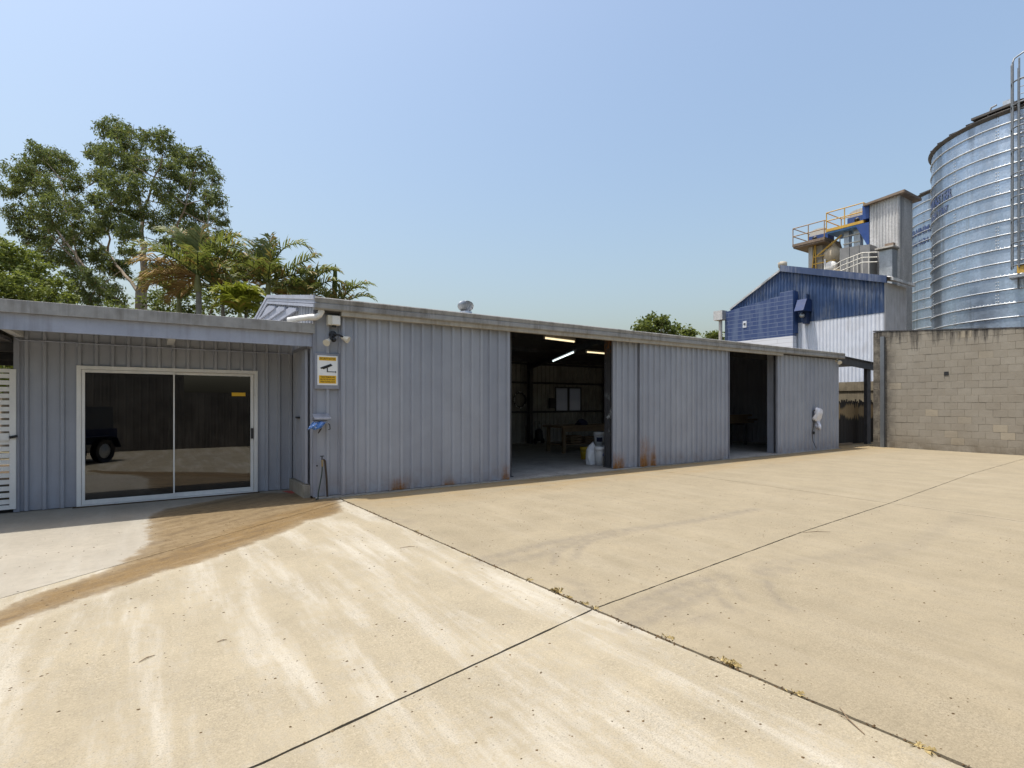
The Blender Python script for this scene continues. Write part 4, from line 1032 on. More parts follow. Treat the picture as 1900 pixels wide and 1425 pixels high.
sp_.build('steel_post', M['post_steel'], label='galvanised steel channel post standing against the block wall', category='post')
hb = at_x(1756, 693, XW); MB().box(XW-.012, XW-.004, hb.y-.06, hb.y+.06, hb.z-.06, hb.z+.06).build('vent_hole', M['black'], BW)

# ------------------------------------------------------------------ lean-to beyond the shed
lt = thing('lean_to', (21.6, 9.8, 0), 'dark lean-to roof and post between the shed and block wall', 'lean-to')
ya = 9.3; lx0, lx1 = XR+.03, X(1622, ya)+.6
za, zb2 = Zy(1557, 662, ya), Zy(1620, 675, ya)
sl_ = (zb2-za)/(X(1620, ya)-X(1557, ya)); zl = lambda x: za+sl_*(x-X(1557, ya))
MB().prism([(lx0, ya, zl(lx0)), (lx1, ya, zl(lx1)), (lx1, ya, zl(lx1)-.24), (lx0, ya, zl(lx0)-.24)], (0,.06,0)).build('beam', M['dark_steel'], lt)
MB().prism([(lx0, ya-.06, zl(lx0)+.05), (lx1, ya-.06, zl(lx1)+.05), (lx1, ya-.06, zl(lx1)+.02), (lx0, ya-.06, zl(lx0)+.02)], (0,5.0,0)).build('roof_sheet', M['dark_steel'], lt)
ppx = X(1612.5, ya), X(1619, ya); MB().box(ppx[0], ppx[1], ya+.062, ya+.18, -.02, zl(ppx[1])-.0).build('post', M['dark_steel'], lt)
MB().box(lx0, lx1, ya+3.0, ya+3.07, zl(lx1)-.22, zl(lx1)-.02).build('rear_beam', M['dark_steel'], lt)
# paling fence
yf = 9.78; pf = thing('paling_fence', (21.6, yf, 0), 'dark timber paling fence with pale middle band under the lean-to', 'fence')
xx = XR+.05; rr = random.Random(13)
while xx < X(1625, yf):
    wdt = rr.uniform(.075, .105); hgt = 1.62+rr.uniform(-.06, .07)
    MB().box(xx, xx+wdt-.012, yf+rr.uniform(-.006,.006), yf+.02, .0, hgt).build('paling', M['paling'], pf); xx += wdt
for z in (.4, 1.4): MB().box(XR+.05, X(1625, yf), yf+.022, yf+.07, z, z+.08).build('rail', M['dark_steel'], pf)
lp = at_z(1585, 825)
MB().prism([(XR+.3, 9.6, .0), (XR+2.3, 9.52, .0), (XR+2.3, 9.52, .07), (XR+.3, 9.6, .07)], (0,.12,0)).build('timber_sleeper', M['timber'], label='old timber sleeper lying at the foot of the paling fence', category='sleeper')
# low wall behind the fence
lw = thing('rear_block_wall', (24.3, 12.5, 0), 'low stained concrete wall behind the paling fence', 'wall')
MB().box(24.25, 24.45, 8.9, 16.8, -.1, 2.05).build('wall', M['stainedconc'], lw)
MB().box(24.22, 24.48, 8.9, 16.8, 2.053, 2.42).build('capping_beam', M['stainedconc'], lw)

# ------------------------------------------------------------------ blue and white warehouse
X0 = 25.0; XC = 25.45
wh = thing('blue_warehouse', (26.4, 13.3, 0), 'blue and white corrugated warehouse with gabled roof behind the shed', 'warehouse')
yr0 = Y(1641, XC); zr0 = Zx(1641, 521, XC); yap = Y(1450, XC); zap = Zx(1450, 502, XC); yl = Y(1356, XC); zl_ = Zx(1356, 575, XC)
yl2 = Y(1345, X0)
gz = lambda y: np.interp(y, [yr0, yap, yl, yl2+.2], [zr0, zap, zl_, zl_-.35])
ZBW = Zx(1570, 588.5, XC)
MB().ribs((XC, yr0), (XC, yl2), lambda q: ZBW, lambda q: max(ZBW+.01, gz(yr0+q)), (-1,0), .152, .035, .12, .04, start=.07).build('blue_cladding', M['bluepaint'], wh)
MB().ribs((XC+.01, yr0), (XC+.01, yl2), 0, ZBW+.02, (-1,0), .152, .032, .12, .04, start=.07).build('white_cladding', M['whitewall'], wh)
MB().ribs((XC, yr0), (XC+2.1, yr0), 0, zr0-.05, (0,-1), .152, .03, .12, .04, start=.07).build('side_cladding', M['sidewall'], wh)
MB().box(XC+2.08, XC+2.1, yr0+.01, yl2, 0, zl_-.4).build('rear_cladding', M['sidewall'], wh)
# block annex wall in front
ys = Y(1471, X0); yst = Y(1447, X0)
zz1, zz2, zz3 = Zx(1471, 538, X0), Zx(1447, 549, X0), Zx(1357, 576, X0)
MB().prism([(X0, ys, 0), (X0, ys, zz1), (X0, yst, zz1-.02), (X0, yst, zz2), (X0, yl2-.3, zz3), (X0, yl2, zz3-.05), (X0, yl2, 0)][::-1], (.32,0,0)).build('block_wall', M['bluebrick'], wh)
MB().box(X0+.05, XC-.04, ys-.03, ys-.003, Zx(1475, 617, X0), zz1-.03).build('wall_end', paint('blue_wall_end', (.03,.075,.22), .5, .15), wh)
hp = at_x(1382, 602, X0); MB().box(X0-.02, X0-.003, hp.y-.1, hp.y+.1, hp.z-.16, hp.z+.17).build('patch', M['whitewall'], wh)
MB().box(X0-.04, X0-.021, hp.y-.05, hp.y+.05, hp.z-.02, hp.z+.06).build('patch_hole', M['black'], wh)
# barge capping and roof
xe = XC+2.25
def band(ya_, za_, yb_, zb_, h, mat, nm, xo):
    MB().prism([(xo, ya_, za_), (xo, yb_, zb_), (xo, yb_, zb_+h), (xo, ya_, za_+h)], (.08,0,0)).build(nm, mat, wh)
band(yr0-.12, zr0-.12, yap, zap-.05, .30, M['barge'], 'barge_capping', XC-.13)
band(yap, zap-.02, yl, zl_-.02, .10, M['galv_old'], 'barge_capping', XC-.10)
for (ya_, za_, yb_, zb_) in ((yr0-.25, zr0+.10, yap, zap+.22), (yap, zap+.07, yl2, zl_+.0)):
    mb = MB(); vs = []; fs = []; n = 26
    for i in range(n*2+1):
        u = XC-.1+(xe-XC+.1)*i/(2*n); d = .03*(i % 2)
        vs += [(u, ya_, za_+d), (u, yb_, zb_+d)]
    for i in range(2*n): fs.append((2*i, 2*i+2, 2*i+3, 2*i+1))
    mb.add(vs, fs); mb.build('roof_sheet', M['galv_old'], wh)
MB().box(XC, xe, yr0-.32, yr0-.22, zr0-.02, zr0+.1).build('gutter', M['galv_old'], wh)
vp = at_x(1452, 494, XC+.6); MB().lathe((XC+.6, vp.y, vp.z-.3), [(.16,0),(.16,.25),(.2,.25),(.21,.48),(.12,.52),(0,.52)], 20).build('ridge_vent', M['header'], wh)
# rainwater head and pipe
hy0, hy1 = Y(1345, X0-.1), Y(1328, X0-.1)
MB().prism([(X0-.3, hy0+.02, Zx(1336,595,X0)), (X0-.3, hy1, Zx(1336,595,X0)), (X0-.3, hy1, Zx(1336,578,X0)), (X0-.3, hy0+.02, Zx(1336,578,X0))], (.45,0,0)).build('rainwater_head', M['galv_old'], wh)
MB().tube([(X0-.08, (hy0+hy1)/2, 0), (X0-.08, (hy0+hy1)/2, Zx(1336,595,X0))], .09, 10).build('downpipe', M['ducting'], wh)
# dark blue hood
q = lambda px, py: at_x(px, py, X0-.25)
h0, h1 = Y(1498, X0), Y(1476, X0)
zt1, zb1 = Zx(1487, 556, X0), Zx(1487, 578, X0)
MB().prism([(X0-.05, h0, zt1), (XC-.04, h0, zt1), (XC-.04, h0, zb1), (X0-.35, h0, zb1)], (0, h1-h0-.12, 0)).build('vent_hood', paint('navy_hood', (.012,.035,.12), .45, .1), wh)
MB().box(X0+.1, XC-.04, h0+.1, h1-.3, zt1+.003, zt1+.25).build('hood_top', M['bluepaint'], wh)
MB().box(X0+.15, XC-.04, h0+.1, h1-.25, Zx(1487,600,X0), zb1-.003).build('hood_box', paint('navy_box', (.012,.03,.09), .45, .1), wh)
fl_ = at_x(1487, 585, X0); MB().lathe((X0+.13, fl_.y, fl_.z), [(.04,.02),(.1,-.02),(.11,-.1),(0,-.1)], 12, axis='x').build('hood_lamp', M['galv_plain'], wh)

# ------------------------------------------------------------------ lift tower
XT = 34.0
ty0, ty1 = Y(1668, XT), Y(1614, XT)
twr = thing('lift_tower', (XT+1.7, (ty0+ty1)/2, 0), 'tall narrow grey corrugated lift tower beside the silos', 'tower')
ztl, ztr = Zx(1614, 381, XT), Zx(1668, 362, XT)
MB().ribs((XT, ty0), (XT, ty1), 0, lambda q: ztr+(ztl-ztr)*q/(ty1-ty0), (-1,0), .152, .04, .13, .04, start=.07).build('cladding', M['galv_old'], twr)
MB().ribs((XT, ty0), (XT+1.65, ty0), 0, ztr, (0,-1), .152, .04, .13, .04, start=.07).build('cladding', M['galv_old'], twr)
MB().ribs((XT, ty1), (XT+1.65, ty1), 0, ztl, (0,1), .152, .04, .13, .04, start=.07).build('cladding', M['galv_old'], twr)
MB().box(XT+1.6, XT+1.65, ty0+.01, ty1-.01, 0, ztl-.1).build('rear_wall', M['galv_old'], twr)
MB().prism([(XT-.25, ty0-.35, ztr+.02), (XT-.25, ty1+.25, ztl-.02), (XT-.25, ty1+.25, ztl+.09), (XT-.25, ty0-.35, ztr+.16)], (2.3,0,0)).build('roof', M['deckrust'], twr)
# lower lean-to box on the tower
lz1 = Zx(1632, 455, XT-.6); lz0 = Zx(1632, 510, XT-.6)
la, lb_ = Y(1657, XT-.6), Y(1633, XT-.6)
MB().box(XT-.7, XT-.05, la, lb_, lz0-.6, lz1-.35).build('lower_box', M['galv_plain'], twr)
MB().box(XT-.95, XT-.05, la-.15, lb_+.12, lz1-.30, lz1-.22).build('lower_roof', M['ducting'], twr)
MB().box(XT-.3, XT-.05, la+.1, lb_-.1, lz1-.218, lz1+.08).build('opening_hood', M['deckrust'], twr)

# ------------------------------------------------------------------ platforms and machinery beside the tower
pl = thing('steel_platform', (XT+1, 16, 0), 'yellow railed steel platforms with blue machinery left of the tower', 'platform')
def deck(ya_, yb_, z, dpt, mat, under, nm='deck'):
    MB().box(XT, XT+dpt, ya_, yb_, z-.06, z+.10).build(nm, mat, pl)
    MB().box(XT+.04, XT+dpt-.04, ya_+.04, yb_-.04, z-.16, z-.063).build('deck_underside', under, pl)
yA0, yA1 = Y(1530, XT), Y(1470, XT); zA = Zx(1500, 449.5, XT)
yB0, yB1 = Y(1603, XT), Y(1532, XT); zB = Zx(1566, 420.5, XT)
deck(yA0, yA1, zA, 2.0, M['deckrust'], M['deckrust']); deck(yB0, yB1, zB, 1.9, M['railyellow'], M['bluelight'])
def railing(ya_, yb_, z, dpt, mat, n):
    h = 1.1
    for xx in (XT+.03, XT+dpt-.03):
        for zz in (z+h, z+.6):
            MB().tube([(xx, ya_, zz), (xx, yb_, zz)], .03, 6).build('rail', mat, pl)
        for k in range(n+1):
            yy = ya_+(yb_-ya_)*k/n
            MB().tube([(xx, yy, z+.1), (xx, yy, z+h)], .03, 6).build('rail_post', mat, pl)
    for yy in (ya_, yb_):
        for zz in (z+h, z+.6):
            MB().tube([(XT+.03, yy, zz), (XT+dpt-.03, yy, zz)], .03, 6).build('rail', mat, pl)
railing(yA0+.03, yA1-.03, zA, 2.0, M['railbrown'], 2); railing(yB0+.03, yB1-.03, zB, 1.9, M['railyellow'], 2)
def motor(ya_, yb_, z, x0_, hbox, hround):
    MB().box(x0_, x0_+.8, ya_, yb_, z+.11, z+.11+hbox).build('drive_casing', M['bluebox'], pl)
    L = yb_-ya_; vs = []; fs = []; n = 10
    prof = [(ya_+.03, 0)] + [(ya_+L/2-(L/2-.03)*math.cos(math.pi*k/n), hround*math.sin(math.pi*k/n)**.5) for k in range(1, n)] + [(yb_-.03, 0)]
    MB().prism([(x0_+.05, yy, z+.113+hbox+hh) for yy, hh in prof], (.7,0,0)).build('casing_cover', M['ducting'], pl)
    MB().lathe((x0_-.02, (ya_+yb_)/2+.2, z+.11+hbox*.55), [(0,-.1),(.1,-.1),(.1,0),(.14,0),(.14,.02)], 12, axis='x').build('motor', M['black'], pl)
motor(yA0+.1, yA0+1.25, zA, XT+.6, .38, .42); motor(yB0-.3, yB0+1.15, zB, XT+.6, .5, .42)
# blue gusset down the tower
MB().prism([(XT-.03, ty1+.03, zB-.1), (XT-.03, ty1+.75, zB-.1), (XT-.03, ty1+.03, zB-1.6)], (1.0,0,0)).build('gusset', M['bluebox'], pl)
MB().box(XT-.06, XT+.9, ty1+.03, ty1+.36, zB+.11, zB+.9).build('gusset_box', M['bluebox'], pl)
# bucket elevator legs and ducts
def leg(pxa, pxb, ztop_, dx, mat, nm='elevator_leg'):
    a, b = Y(pxb, XT+dx), Y(pxa, XT+dx); MB().box(XT+dx, XT+dx+.4, a, b, 0, ztop_).build(nm, mat, pl)
leg(1500, 1507.5, zA-.17, .5, M['ducting']); leg(1513, 1526, zA-.17, .7, M['ducting'])
leg(1566, 1575, zB-.17, .5, M['galv_plain']); leg(1584, 1596, zB-.17, .5, M['galv_plain'])
for k in range(3):
    zz = zB-.5-k*.45; MB().box(XT+.45, XT+.5, Y(1597,XT+.5), Y(1565,XT+.5), zz, zz+.06).build('leg_band', M['railwhite'], pl)
q = lambda px, py: at_x(px, py, XT+.45)
MB().bar(q(1507, 500), q(1513, 447), .05, .09).bar(q(1514, 500), q(1513, 447), .05, .09).build('brace', M['railyellow'], pl)
MB().bar(q(1516, 475), q(1562, 436), .06, .1).build('brace', M['railyellow'], pl)
for py in (478, 491): MB().bar(q(1508, py), q(1550, py-9), .05, .07).build('brace', M['railyellow'], pl)
hc = q(1540, 470)
MB().lathe((hc.x+.4, hc.y, hc.z), [(.12,.75),(.2,.55),(.52,.12),(.54,-.25),(.40,-.45),(.2,-.85),(.2,-1.4)], 20).build('hopper', M['hopper_tan'], pl)
MB().tube([q(1546, 448)+Vector((.5,0,0)), q(1553, 470)+Vector((.5,0,0)), q(1551, 497)+Vector((.5,0,0))], .16, 10).build('chute', M['deckrust'], pl)
MB().tube([q(1531, 500), q(1531, 481)], .07, 8).build('white_pipe', M['white'], pl)
wd = q(1541, 494); MB().lathe((wd.x, wd.y, wd.z), [(0,-.05),(.3,-.05),(.34,0),(.34,.3),(0,.3)], 20, axis='x').build('fan_casing', M['white'], pl)
MB().box(XT+.2, XT+1.6, Y(1562,XT+.3), Y(1546,XT+.3), 0, Zx(1554, 500, XT+.3)).build('machine_base', M['hopper_tan'], pl)
# grey bin with walkway
gb = thing('grey_bin', (XT-1.4, 14.5, 0), 'plain grey sheet steel bin beside the tower, behind the blue gable', 'bin')
XB = XT-.9
bz0, bz1 = Zx(1558, 461, XB), Zx(1614, 453, XB); b0y, b1y = Y(1614, XB), Y(1558, XB)
BINM = paint('grey_bin_paint', (.22,.22,.22), .5, .15)
MB().prism([(XB, b0y, 0), (XB, b1y, 0), (XB, b1y, bz0), (XB, b0y, bz1)], (.85,0,0)).build('bin_side', BINM, gb)
for px in (1575, 1593): 
    yy = Y(px, XB); MB().box(XB-.04, XB-.003, yy-.03, yy+.03, 0, bz0-.02).build('seam', BINM, gb)
wk = thing('walkway_rail', (XB-.8, 14.5, 0), 'pale sloping handrail in front of the grey bin', 'handrail')
XK = XB-.8; kq = lambda px, py: at_x(px, py, XK)
for d in (0, 9, 18):
    MB().tube([kq(1545, 494+d), kq(1562, 484+d), kq(1600, 469+d), kq(1628, 468+d)], .03, 6).build('rail', M['railwhite'], wk)
for px, pt in ((1560,485),(1572,480),(1584,475),(1591,472),(1600,470),(1612,469)):
    a = kq(px, pt); MB().tube([(a.x, a.y, a.z-1.5), a], .03, 6).build('rail_post', M['railwhite'], wk)
MB().tube([(XK, kq(1591,472).y-.05, 0), (XK, kq(1591,472).y-.05, kq(1591,472).z-1.4)], .06, 6).build('stanchion', M['dark_steel'], wk)

# ------------------------------------------------------------------ silos
LETT = paint('silo_lettering', (.045,.075,.19), .5, .2, (.35,.38,.42), .6, 4)
def silo(dist, ang, Rr, ztop_, label, ang_txt, nseg, tsz, nm='grain_silo'):
    Xc, Zc = dist*math.sin(math.radians(ang)), dist*math.cos(math.radians(ang))
    c = Vector((CX*Xc+CZ*Zc, -CZ*Xc+CX*Zc, 0))
    t = thing(nm, c, label, 'silo', 'galvanised grain silos')
    MB().lathe(c, [(Rr,0),(Rr,ztop_)], nseg).build('shell', M['galv'], t)
    MB().lathe(c, [(Rr+.02,ztop_-.1),(Rr+.10,ztop_-.02),(Rr+.14,ztop_+.03),(Rr+.10,ztop_+.06),(.6,ztop_+1.5),(.6,ztop_+1.62),(0,ztop_+1.75)], nseg).build('roof', M['rim'], t)
    nr = 30
    for k in range(nr):
        a = 2*math.pi*k/nr; d = Vector((math.cos(a), math.sin(a), 0))
        MB().bar(c+d*(Rr+.12)+Vector((0,0,ztop_+.08)), c+d*.6+Vector((0,0,ztop_+1.52)), .05, .06).build('roof_rib', M['rim'], t)
    z = ztop_-.5
    while z > .3:
        MB().lathe(c, [(Rr+.002,z-.03),(Rr+.045,z-.018),(Rr+.05,z),(Rr+.045,z+.018),(Rr+.002,z+.03)], nseg).build('wind_ring', M['galv_ring'], t); z -= .59
    # bolts along laps
    mb = MB(); z = ztop_-1.05; row = 0
    while z > 2.5:
        for k in range(170):
            a = 2*math.pi*k/170; d = Vector((math.cos(a), math.sin(a), 0)); p = c+d*(Rr+.008)+Vector((0,0,z)); tt_ = Vector((-d.y, d.x, 0))
            mb.add([p-tt_*.022-Vector((0,0,.022)), p+tt_*.022-Vector((0,0,.022)), p+tt_*.022+Vector((0,0,.022)), p-tt_*.022+Vector((0,0,.022)), p+d*.02], [(0,1,4),(1,2,4),(2,3,4),(3,0,4)])
        for k in range(7):
            a = 2*math.pi*(k+.5*(row % 2))/7+.3
            for j in range(7):
                for da in (0, .02):
                    d = Vector((math.cos(a+da), math.sin(a+da), 0)); p = c+d*(Rr+.008)+Vector((0,0,z+.08+j*.14)); tt_ = Vector((-d.y, d.x, 0))
                    mb.add([p-tt_*.02-Vector((0,0,.02)), p+tt_*.02-Vector((0,0,.02)), p+tt_*.02+Vector((0,0,.02)), p-tt_*.02+Vector((0,0,.02)), p+d*.02], [(0,1,4),(1,2,4),(2,3,4),(3,0,4)])
        z -= 1.18; row += 1
    mb.build('bolts', M['galv_ring'], t, kind='stuff')
    return t, c
M['galv_ring'] = galv('galvanised_ring', (.62,.64,.66), .5, False, metal=.6)
def wrap_text(s, c, Rr, a_c, z, size, width, parent):
    vs, fs = text_mesh(s, size, width, size*.03)
    MB().add([(c.x+(Rr+.03)*math.cos(a_c+u/Rr), c.y+(Rr+.03)*math.sin(a_c+u/Rr), z+v) for u, v in vs], fs).build('lettering', LETT, parent)
RS = 4.0
def px_angle(c, Rr, px):      # azimuth on the silo where the view ray at column px touches the shell
    t_ = T(px); d = Vector((CX*t_+CZ, -CZ*t_+CX, 0)).normalized(); b = d.dot(c); dd = b*b-(c.dot(c)-Rr*Rr); s_ = b-math.sqrt(max(dd, 0)); p = d*s_-c
    return math.atan2(p.y, p.x), s_
s1, c1 = silo(35.0, 44.45, RS, 13.95, 'nearest tall galvanised grain silo with ladder at the right edge', 0, 96, .5)
s2, c2 = silo(44.0, 41.5, RS, 14.3, 'farther galvanised grain silo partly hidden behind the nearest one', 0, 96, .5)
c1f = Vector((c1.x, c1.y, 0)); c2f = Vector((c2.x, c2.y, 0))
aR, dR = px_angle(c1f, RS, 1767); Zr = dR*math.cos(math.atan(T(1767)))
WT = 3.3
wrap_text('GRAINMASTER', c1f, RS, aR-WT/2/RS, H+(748-357)/1000*Zr, .60, WT, s1)
wrap_text('PH: 4634 7767', c1f, RS, aR-.06-1.2/RS, H+(748-383)/1000*Zr*1.0, .46, 2.4, s1)
aL, dL = px_angle(c2f, RS, 1692); ZL = dL*math.cos(math.atan(T(1692)))
wrap_text('GRAINMASTER', c2f, RS, aL+(WT*.44)/RS, H+(748-434)/1000*ZL*.985, .60, WT, s2)
wrap_text('PH: 4634 7767', c2f, RS, aL+(WT*.40)/RS, H+(748-454)/1000*ZL*.985, .46, 2.5, s2)
# caged ladder on the nearest silo
al, dl = px_angle(c1f, RS, 1905); dvec = Vector((math.cos(al), math.sin(al), 0)); tv = Vector((-dvec.y, dvec.x, 0)); lp0 = c1f+dvec*(RS+.25)
lad = thing('silo_ladder', (lp0.x, lp0.y, 6.5), 'caged steel ladder on the nearest silo at the right edge', 'ladder')
ZLo, ZHi = 6.9, 15.7
for s_ in (-1, 1): MB().tube([lp0+tv*.22*s_+Vector((0,0,ZLo-.6)), lp0+tv*.22*s_+Vector((0,0,ZHi-.2))], .035, 6).build('stringer', M['post_steel'], lad)
zz = ZLo
while zz < ZHi-.4: MB().tube([lp0-tv*.22+Vector((0,0,zz)), lp0+tv*.22+Vector((0,0,zz))], .016, 5).build('rung', M['post_steel'], lad); zz += .3
hoop = lambda z, r: [lp0+tv*(r*math.cos(a))+dvec*(.1+r*1.1*math.sin(a))+Vector((0,0,z)) for a in np.linspace(0, math.pi, 13)]
zz = ZLo+.3
while zz < ZHi: MB().tube(hoop(zz, .42), .03, 5).build('cage_hoop', M['post_steel'], lad); zz += .95
for a in np.linspace(0, math.pi, 6):
    o_ = tv*(.42*math.cos(a))+dvec*(.1+.46*math.sin(a)); MB().tube([lp0+o_+Vector((0,0,ZLo+.2)), lp0+o_+Vector((0,0,ZHi-.05))], .032, 5).build('cage_strap', M['post_steel'], lad)
MB().tube([lp0+tv*.42+dvec*.1+Vector((0,0,ZHi-.1)), lp0+tv*.36+dvec*.0+Vector((0,0,ZHi+.25)), lp0+Vector((0,0,ZHi+.42)), lp0-tv*.36+Vector((0,0,ZHi+.25)), lp0-tv*.42+dvec*.1+Vector((0,0,ZHi-.1))], .035, 6).build('top_arch', M['post_steel'], lad)
MB().obox(lp0+dvec*.2+Vector((0,0,ZLo-.15)), tv*.45, dvec*.35, (0,0,.04)).build('rest_platform', M['galv_plain'], lad)
MB().obox(lp0+dvec*.5+tv*.1+Vector((0,0,ZLo+.12)), tv*.3, dvec*.03, (0,0,.16)).build('platform_toe_board', M['railyellow'], lad)
# roof hatch gear on the nearest silo
ag, dg_ = px_angle(c1f, RS, 1850); dv = Vector((math.cos(ag), math.sin(ag), 0)); tg = Vector((-dv.y, dv.x, 0)); pg = c1f+dv*(RS-.1)+Vector((0,0,14.12))
hg = thing('silo_walkway', pg, 'short catwalk and hatch gear on the rim of the nearest silo', 'catwalk')
MB().obox(pg+Vector((0,0,.05)), tg*.9, dv*.18, (0,0,.05)).build('catwalk_plank', M['rim'], hg)
MB().obox(pg+tg*.35+Vector((0,0,.2)), tg*.14, dv*.14, (0,0,.1)).build('hatch_box', M['galv_plain'], hg)
MB().tube([pg-tg*.3+Vector((0,0,.1)), pg-tg*.25+Vector((0,0,.3)), pg-tg*.05+Vector((0,0,.33))], .04, 6).build('hatch_lever', M['galv_plain'], hg)

# ------------------------------------------------------------------ trees
def leaf_cloud(mb, rr, c, rx, ry, rz, nclump, nleaf, cl_r, ll, lw, droop=.5, shell=.55):
    V = []; F = []; b = 0
    for _ in range(nclump):
        d = rr.normal(size=3); d /= np.linalg.norm(d); rad = shell+(1-shell)*rr.random()
        cc = np.array(c)+d*np.array([rx, ry, rz])*rad
        n = max(3, int(nleaf*rr.uniform(.5, 1.4))); cr = cl_r*rr.uniform(.6, 1.3)
        p = cc+rr.normal(size=(n, 3))*cr*np.array([.55, .55, .42])
        a = rr.uniform(0, 2*math.pi, n); el = rr.normal(-droop, .5, n)
        dr = np.stack([np.cos(a)*np.cos(el), np.sin(a)*np.cos(el), np.sin(el)], 1)
        s = rr.normal(size=(n, 3)); s -= dr*np.sum(s*dr, 1)[:, None]; s /= np.linalg.norm(s, axis=1)[:, None]
        l = ll*rr.uniform(.6, 1.3, n)[:, None]; w_ = lw*rr.uniform(.7, 1.3, n)[:, None]
        q = np.stack([p, p+dr*l*.45+s*w_*.5, p+dr*l, p+dr*l*.45-s*w_*.5], 1).reshape(-1, 3)
        V.append(q); F.append((np.arange(n*4).reshape(n, 4)+b)); b += n*4
    V = np.concatenate(V); F = np.concatenate(F)
    mb.add(V.tolist(), F.tolist())
def limb(mb, a, b, r0, r1, rr, n=6, wob=.06):
    a = Vector(a); b = Vector(b); L = (b-a).length; pts = []; rs = []
    for i in range(n+1):
        t = i/n; p = a.lerp(b, t); w_ = wob*L*math.sin(math.pi*t)
        if 0 < i < n: p += Vector((rr.uniform(-w_, w_)*.4, rr.uniform(-w_, w_)*.4, rr.uniform(0, w_)*.5))
        pts.append(p); rs.append(r0+(r1-r0)*t)
    mb.tube(pts, rs, 7, False); return pts

def gum_tree():
    Z0 = 28.0; rr = np.random.RandomState(4); r2 = random.Random(4)
    base = at_d(262, 748, Z0); base.z = -.1
    t = thing('gum_tree', base, 'tall spreading gum tree with pale trunk behind the office', 'tree')
    wood = MB(); f0 = at_d(262, 545, Z0); f1 = at_d(268, 505, Z0)
    wood.tube([base, at_d(262, 640, Z0), f0, f1], [.36, .31, .26, .2], 10, False)
    limbs = []
    def L(px0, py0, z0, px1, py1, z1, r0, r1):
        p = limb(wood, at_d(px0, py0, Z0+z0), at_d(px1, py1, Z0+z1), r0*.72, r1*.6, r2, 7); limbs.extend(p); return p
    L(268,505,0, 262,400,.5, .24,.13); L(262,400,.5, 245,300,1, .13,.05); L(262,400,.5, 300,300,-1, .10,.04)
    L(262,545,0, 310,470,-1, .2,.12); L(310,470,-1, 345,380,-2, .12,.05); L(310,470,-1, 385,420,1.5, .10,.04)
    L(262,550,0, 200,470,1.5, .14,.09); L(200,470,1.5, 120,380,2, .09,.04); L(200,470,1.5, 205,380,-2, .08,.03)
    L(258,590,.2, 170,520,-1, .16,.09); L(170,520,-1, 90,430,-2, .09,.04); L(170,520,-1, 60,350,1, .08,.03); L(150,505,-1, 110,330,0, .06,.03)
    blobs = [(75,290,34),(40,322,34),(108,300,38),(135,338,30),(22,350,30),(80,345,32),(35,395,30),(95,390,40),(138,385,30),(60,430,36),(110,440,40),(155,430,30),(85,470,32),(130,480,30),
        (208,238,34),(240,255,34),(185,285,30),(215,295,38),(255,300,34),(185,330,28),(228,345,40),(195,375,30),(250,385,34),(210,410,32),(175,420,26),(235,430,26),
        (302,262,30),(335,290,30),(365,298,28),(395,325,22),(312,310,30),(355,340,34),(395,365,24),(300,350,26),(330,385,36),(370,395,34),(405,405,22),(300,410,30),(345,430,32),(390,450,24),(415,435,18),(415,465,14),(320,455,26),
        (175,470,30),(205,490,30),(150,515,30),(190,530,30),(215,550,26),(165,555,26),(225,500,24),(300,500,22),(240,470,22),(140,545,20)]
    mb = MB()
    for px, py, r in blobs:
        dz = r2.uniform(-3.2, 3.2); c = at_d(px, py, Z0+dz); rad = r/1000*Z0*.90
        near = min(limbs, key=lambda q: (q-c).length); limb(wood, near, c, .03, .01, r2, 5)
        for _ in range(3):
            e = c+Vector((r2.uniform(-1,1), r2.uniform(-1,1), r2.uniform(-.4,1)))*rad*.7; limb(wood, near.lerp(c, .7), e, .022, .008, r2, 4)
        leaf_cloud(mb, rr, c, rad, rad*1.15, rad*.85, int(50*(r/30)**2), 30, .19, .19, .055, .7, .4)
    wood.build('trunk', M['bark'], t); mb.build('crown', M['gumleaf'], t)
gum_tree()
def bushy(name, Z0, base_px, blobs, mat, label, ll, lw, nk, nl, group=None, clr=.25, seed=1, trunk_r=.15, depth=1.5):
    rr = np.random.RandomState(seed); r2 = random.Random(seed)
    base = at_d(base_px, 748, Z0); base.z = -.1
    t = thing(name, base, label, 'tree', group); wood = MB(); mb = MB()
    top = at_d(base_px, min(b[1] for b in blobs)+20, Z0)
    wood.tube([base, base.lerp(top, .5), base.lerp(top, .8)], [trunk_r, trunk_r*.7, trunk_r*.3], 8, False)
    for px, py, r in blobs:
        c = at_d(px, py, Z0+r2.uniform(-depth, depth)); rad = r/1000*Z0
        limb(wood, base.lerp(top, .45), c, trunk_r*.35, .015, r2, 5)
        leaf_cloud(mb, rr, c, rad, rad, rad*.85, int(nk*(r/30)**2), nl, clr, ll, lw, .2, .6)
    wood.build('trunk', M['bark'], t); mb.build('crown', mat, t); return t
bushy('shade_tree', 19, 10, [(15,465,34),(-30,460,40),(50,490,34),(10,505,36),(80,512,28),(45,530,34),(105,535,24),(-10,550,40),(80,552,28),(128,556,16),(20,575,36),(100,575,30),(-60,520,45)], M['bushleaf'], 'bright green bushy tree at the left edge above the office roof', .13, .07, 34, 30, clr=.2, seed=3)
bushy('dark_shrub', 21, 330, [(290,560,24),(320,550,26),(350,565,26),(385,560,24),(300,590,28),(345,595,28),(390,592,26),(410,545,18),(225,585,22),(200,580,22),(165,590,22),(430,590,26),(470,585,26)], M['farleaf'], 'dark leafy shrub growing under the palms behind the office', .16, .07, 26, 26, clr=.22, seed=8)
